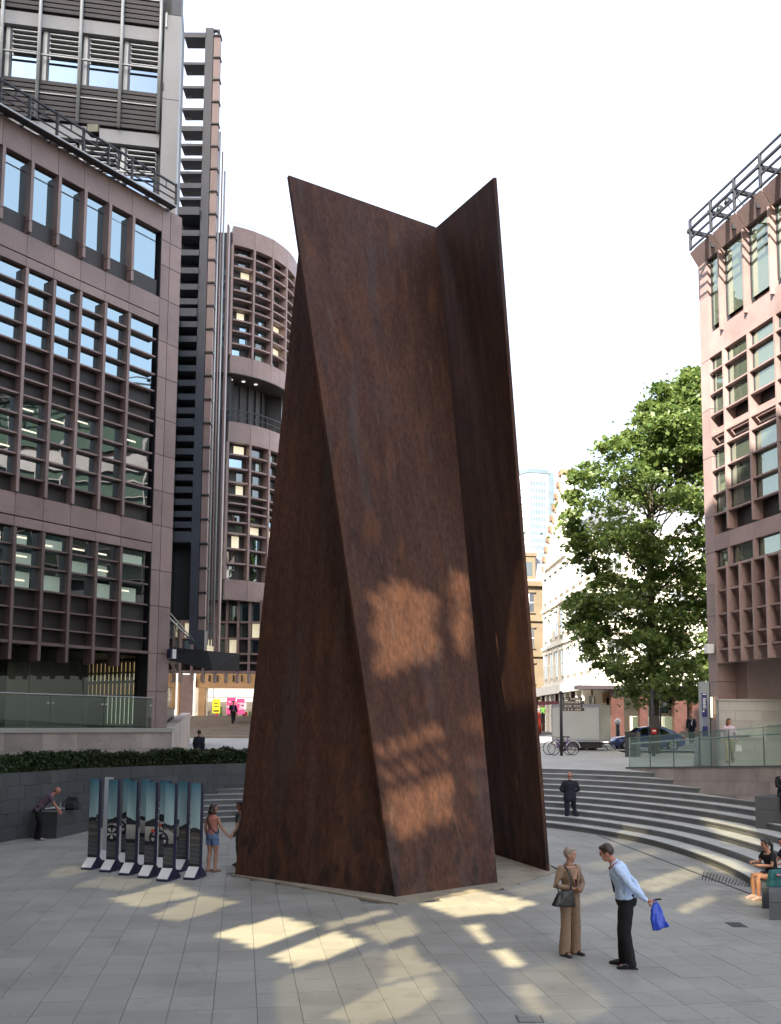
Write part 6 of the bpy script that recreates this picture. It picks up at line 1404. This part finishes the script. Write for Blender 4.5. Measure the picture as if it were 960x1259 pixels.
# 2 man in the blue shirt
pm_, W2_, J2, HP2 = person('man in a pale blue shirt leaning forward with hands behind his back', G(769, 1189), (-.985, .17), 1.86,
    dict(pel=(0, -.02, .94), chest=(0, .035, 1.21), nk=(0, .14, 1.43), hd=(0, .235, 1.565), look=(.15, .95, -.45), elR=(.26, -.15, 1.13), wrR=(.13, -.27, .94), elL=(-.265, -.10, 1.12), wrL=(-.05, -.30, .93), hR=(-.4, -.7, -.5), hL=(.3, -.9, -.1),
         knR=(.10, .03, .49), anR=(.115, .02, .085), knL=(-.10, .0, .49), anL=(-.10, -.07, .085), fR=(.25, 1, 0), fL=(-.1, 1, 0)),
    SK3, ('shirt', BLUES), ('trousers', BLK), ('short', HDB), shoes=mat('polished_black', (.012, .012, .013), .18, .1, 3), detail=True, build_=1.08)
q = MB(); q.hexa([(-.034, .150, 1.02), (.034, .150, 1.02), (.034, .12, 1.02), (-.034, .12, 1.02), (-.022, .212, 1.36), (.022, .212, 1.36), (.022, .17, 1.36), (-.022, .17, 1.36)]); q.build('necktie', cloth('navy_tie', (.02, .02, .05)), pm_, local=True)
bgb = thing('shopping_bag', 'bright blue plastic bag held behind his back by the man in blue', 'bag', tuple(W2_((-.03, -.40, .88))))
q = MB(); P2 = [W2_(p) for p in ((-.13, -.36, .53), (.08, -.38, .50), (.06, -.58, .58), (-.12, -.60, .60), (-.05, -.37, .90), (.02, -.37, .90), (.02, -.47, .90), (-.05, -.47, .90))]
q.hexa(P2); me = remeshed(q, .014, 3, .03, 8); me.materials.append(mat('blue_plastic', (.02, .07, .52), .35, .15, 6)); link('bag_body', me, bgb).matrix_parent_inverse = WM(bgb).inverted()
q = MB(); q.tube([W2_((-.03, -.40, .88)), W2_((-.035, -.39, .945)), W2_((-.05, -.42, .945)), W2_((-.03, -.44, .88))], .01, 6); q.build('bag_handle', MATS['blue_plastic'], bgb, True)
ph = thing('mobile_phone', 'black mobile phone in the hand behind the back of the man in blue', 'phone', tuple(W2_((-.03, -.46, .95))))
q = MB(); q.hexa([W2_(p) for p in ((-.055, -.41, .935), (-.005, -.41, .935), (-.005, -.50, .945), (-.055, -.50, .945), (-.055, -.41, .950), (-.005, -.41, .950), (-.005, -.50, .958), (-.055, -.50, .958))]); q.build('case', BLACKM, ph); MB().hexa([W2_(p) for p in ((-.05, -.42, .952), (-.01, -.42, .952), (-.01, -.49, .958), (-.05, -.49, .958), (-.05, -.42, .954), (-.01, -.42, .954), (-.01, -.49, .960), (-.05, -.49, .960))]).build('screen', mat('screen_dark', (.01, .01, .012), .1), ph)
# 3 man climbing the steps
person('bald man in a dark suit climbing the curved steps', G(701, 1016), (.12, 1), 1.93,
    dict(knR=(.13, .22, .60), anR=(.20, -.02, .34), fR=(.1, .8, -.5), elR=(.29, .0, 1.16), wrR=(.10, .22, 1.08), elL=(-.29, .0, 1.16), wrL=(-.10, .22, 1.06), hd=(0, .05, 1.61)), SK3, ('jacket', SUIT), ('trousers', SUIT), ('bald', mat('stubble', (.22, .10, .07), .6)), build_=1.05)
# 4 seated woman at the right edge
ps_, W4_, J4, HP4 = person('woman in black top and shorts sitting on the granite seat at right', (G(931, 1104).x - .07, 19.85, 0), (-.97, -.22), 1.66,
    dict(SIT, elR=(.20, -.22, .76), wrR=(.06, .02, .80), elL=(-.22, -.24, .74), wrL=(-.08, .0, .74), look=(.1, 1, -.1)), SK2, ('tee', BLK), ('shorts', cloth('dark_navy_cloth', (.02, .02, .035))), ('tail', HB), shoes=mat('pale_sandal', (.5, .36, .34), .6), detail=True, fem=True)
q = MB()
for sg in (-1, 1): q.ell(HP4(sg * .035, .075, .098), (.026, .012, .018), 10, 6)
q.build('sunglasses', BLACKM, ps_, True, True)
tbg = thing('shoulder_bag', 'teal canvas shoulder bag standing on the granite seat beside the seated woman', 'bag', (sb2.x + .5, sb2.y + .1, .40))
q = MB(); bx0, by0 = sb2.x + .18, sb2.y + .04; q.hexa([(bx0, by0, .405), (bx0 + .5, by0, .405), (bx0 + .5, by0 + .22, .405), (bx0, by0 + .22, .405), (bx0 + .05, by0 + .05, .72), (bx0 + .5, by0 + .04, .74), (bx0 + .5, by0 + .18, .74), (bx0 + .05, by0 + .17, .72)])
me = remeshed(q, .014, 5, .012, 9); me.materials.append(mat('teal_canvas', (.015, .10, .11), .8, .2, 12)); link('bag_body', me, tbg).matrix_parent_inverse = WM(tbg).inverted()
MB().box(bx0 + .14, bx0 + .26, by0 - .012, by0 + .03, .63, .66).build('label_patch', mat('patch_pink', (.5, .2, .22), .7), tbg); MB().box(bx0 + .1, bx0 + .5, by0 + .0, by0 + .06, .575, .59).build('zip', mat('zip_dark', (.01, .04, .045), .6), tbg)
# 5 reader
pr5, W5_, J5, HP5 = person('man in a mauve shirt bending over papers on the granite block', G(49, 1033), (.95, .30), 1.72,
    dict(pel=(0, -.10, .92), chest=(0, .10, 1.18), nk=(0, .32, 1.38), hd=(0, .45, 1.49), look=(0, .75, -.65), elR=(.20, .38, 1.10), wrR=(.14, .50, .90), elL=(-.20, .36, 1.08), wrL=(-.10, .52, .90), anR=(.1, -.02, .085), anL=(-.1, -.12, .085), knL=(-.1, -.05, .49)), SK3, ('tee', cloth('mauve_cloth', (.125, .085, .115))), ('trousers', BLK), ('bald', mat('hair_short_red', (.16, .07, .045), .6)), shoes=mat('pale_trainer', (.35, .3, .27), .7))
np_ = G(72, 995, .81); nps = thing('newspaper', 'open white papers lying on the granite block in front of the bending man', 'papers', (np_.x, np_.y, .805))
for k, (dx, dy, w_, tl) in enumerate(((-.36, -.02, .37, .02), (.03, .02, .36, -.02))): MB().hexa([(np_.x + dx + a * w_, np_.y + dy + b * .36 + a * .15, 0.808 + z + .02 + a * tl) for z in (0, .03) for a, b in ((0, -.5), (1, -.5), (1, .5), (0, .5))]).build('sheet', mat('paper', (.66, .66, .66), .8), nps)
bp_ = Vector((-10.03, 30.0, .80)); bpk = thing('backpack', 'black backpack standing on the granite block beyond the papers', 'backpack', tuple(bp_))
q = MB(); q.hexa([bp_ + Vector(p) for p in ((-.24, -.10, .0), (.24, -.10, .0), (.24, .16, .0), (-.24, .16, .0), (-.16, -.02, .42), (.17, -.03, .40), (.17, .13, .40), (-.16, .13, .42))]); q.hexa([bp_ + Vector(p) for p in ((-.17, -.19, .03), (.17, -.19, .03), (.17, -.05, .03), (-.17, -.05, .03), (-.13, -.15, .24), (.13, -.15, .24), (.13, -.03, .24), (-.13, -.03, .24))]); me = remeshed(q, .016, 4, .012, 8); me.materials.append(mat('black_nylon', (.018, .018, .022), .7, .2, 12)); link('pack_body', me, bpk).matrix_parent_inverse = WM(bpk).inverted()
MB().tube([bp_ + Vector(p) for p in ((-.2, 0, .32), (-.28, -.1, .2), (-.25, -.14, .04))], .018, 6).build('strap', BLACKM, bpk, True)
MB().tube([bp_ + Vector(p) for p in ((-.36, -.05, .005), (-.36, -.05, .17), (-.36, -.05, .2), (-.36, -.05, .24))], [.035, .035, .015, .014], 10).build('bottle', mat('bottle_clear', (.3, .3, .25), .2), bpk)
# 6, 7 girls hand in hand
p6, W6_, J6, HP6 = person('girl in a salmon pink top and denim shorts standing right of the display panels', G(260, 1072), (.55, .83), 1.62,
    dict(elR=(.27, .05, 1.14), wrR=(.40, .15, .96), hR=(.5, .3, -.6), look=(.80, .55, 0), anR=(.09, .03, .085), knR=(.09, .05, .49)), SK1, ('vest', cloth('salmon_cloth', (.50, .20, .15))), ('shorts', cloth('denim', (.14, .21, .36))), ('curly', HDB), shoes=mat('skin_sandal', (.30, .17, .12), .6), fem=True, detail=True)
q = MB(); q.tube([(-.13, -.05, 1.44), (-.04, -.135, 1.30), (.10, -.135, 1.12), (.17, -.06, 1.02), (.16, .06, 1.0)], .014, 6); q.tube([(-.13, -.05, 1.44), (-.08, .09, 1.32), (.08, .125, 1.1), (.165, .06, 1.0)], .014, 6); q.build('bag_strap', BLACKM, p6, True, True)
hnd = W6_((.44, .18, .90))
p7l = D(294, 1066, 23.95); p7l.z = 0
p7, W7_, J7, HP7 = person('dark haired girl in a grey top half hidden by the left edge of the sculpture', p7l, (-.92, -.40), 1.60, None, SK2, None, None, None, shoes=None) if 0 else (None,) * 4
hl = Matrix.LocRotScale(p7l, Matrix.Rotation(math.atan2(-.40, -.92) - math.pi / 2, 3, 'Z').to_euler(), Vector((1.6 / 1.75,) * 3)).inverted() @ hnd
person('dark haired girl in a grey top half hidden by the left edge of the sculpture', p7l, (-.92, -.40), 1.60, dict(elL=tuple(Vector((-.2, .02, 1.34)).lerp(hl, .52) + Vector((-.03, 0, -.05))), wrL=tuple(hl + (Vector((-.2, 0, 1.35)) - hl).normalized() * .09), look=(-.1, 1, 0)), SK2, ('tee', cloth('grey_cloth', (.10, .10, .095))), ('trousers', cloth('khaki_grey', (.11, .11, .085))), ('long', HB), fem=True, detail=True)
# 8 woman on the ramp
p8, W8_, J8, HP8 = person('woman in a pale pink blouse and khaki trousers on the ramp behind the glass', D(897.5, 938, 35.6), (-.35, -.94), 1.68,
    dict(WALK, look=(-.75, .6, 0), wrL=(-.30, .08, .90), elL=(-.25, -.02, 1.14), wrR=(.30, -.02, .87), elR=(.27, -.06, 1.14)), SK2, ('shirt', cloth('pale_pink_cloth', (.62, .47, .55))), ('trousers', cloth('khaki', (.32, .28, .17))), ('long', HBR), fem=True)
wb_ = W8_((-.33, .10, .62)); o = thing('carrier_bag', 'small white carrier bag in the hand of the woman on the ramp', 'bag', tuple(wb_)); q = MB(); q.hexa([wb_ + Vector(p) for p in ((-.13, -.05, -.17), (.13, -.05, -.17), (.13, .06, -.17), (-.13, .06, -.17), (-.10, -.03, .10), (.10, -.03, .10), (.10, .04, .10), (-.10, .04, .10))]); me = remeshed(q, .016, 3, .02, 9); me.materials.append(mat('white_plastic', (.62, .60, .58), .4, .05)); link('bag_body', me, o).matrix_parent_inverse = WM(o).inverted(); MB().tube([wb_ + Vector((-.06, 0, .08)), wb_ + Vector((-.02, 0, .22)), wb_ + Vector((.03, 0, .22)), wb_ + Vector((.06, 0, .08))], .012, 6).build('bag_handle', MATS['white_plastic'], o)
# 9 suited man by the street
p9, *_ = person('man in a navy suit and white shirt walking right of the blue car', D(850.5, 914.5, 58.5), (-.25, -1), 1.88, dict(WALK), SK3, ('jacket', SUIT), ('trousers', SUIT), ('thin', HG), build_=1.05)
MB().hexa([(-.02, .155, 1.05), (.02, .155, 1.05), (.02, .11, 1.05), (-.02, .11, 1.05), (-.075, .135, 1.40), (.075, .135, 1.40), (.04, .06, 1.42), (-.04, .06, 1.42)]).build('shirt_front', WHITEP, p9, local=True)
# 10 man on the passage stairs
p10, *_ = person('man in a black suit and purple shirt walking down the passage steps', D(286, 893.2, 64.0), (.45, -.9), 1.76, dict(WALK, wrR=(.10, .22, 1.08), elR=(.26, .0, 1.14)), SK2, ('jacket', BLK), ('trousers', BLK), ('short', HB))
MB().hexa([(-.03, .152, 1.0), (.03, .152, 1.0), (.03, .11, 1.0), (-.03, .11, 1.0), (-.085, .138, 1.40), (.085, .138, 1.40), (.05, .06, 1.42), (-.05, .06, 1.42)]).build('shirt_front', cloth('purple_cloth', (.20, .07, .30)), p10, local=True)
# 11 man seen over the hedge
person('man in a dark suit seen from behind just above the hedge', (D(245, 900, 40).x, 40, 1.52), (.1, 1), 1.74, dict(WALK), SK2, ('jacket', SUIT), ('trousers', SUIT), ('short', HB), build_=1.12)
# 12, 13 people cut by the right edge of the frame
person('person in dark clothes sitting on the long end block at the right edge', (D(967, 990, 26.2).x, 26.2, zt2 - .42), (-.3, -1), 1.72, dict(SIT), SK2, ('jacket', BLK), ('trousers', BLK), ('short', HB))
p13, W13_, J13, HP13 = person('person with red rimmed sunglasses sitting just behind the woman in black', (D(957.5, 1040, 20.9).x - .12, 20.9, -.06), (-1, -.15), 1.62, dict(SIT), SK1, ('tee', cloth('dark_blue_cloth', (.03, .03, .07))), ('trousers', BLK), ('short', HB), fem=True)
q = MB()
for sg in (-1, 1): q.ell(HP13(sg * .034, .092, .010), (.03, .010, .024), 10, 6)
q.build('sunglasses', mat('red_frame', (.4, .05, .03), .3), p13, True, True)
# 14 street workers
person('person in a green hi-vis vest standing far down the street by the red post box', D(667.5, 890, 84), (-.3, -1), 1.75, dict(WALK), SK2, ('tee', mat('hi_vis', (.30, .75, .12), .6)), ('trousers', SUIT), ('short', HB))
person('person in a white shirt far down the street beside the hi-vis worker', D(664.0, 890, 86), (.3, -1), 1.72, None, SK2, ('shirt', WHITEP), ('trousers', SUIT), ('short', HB))
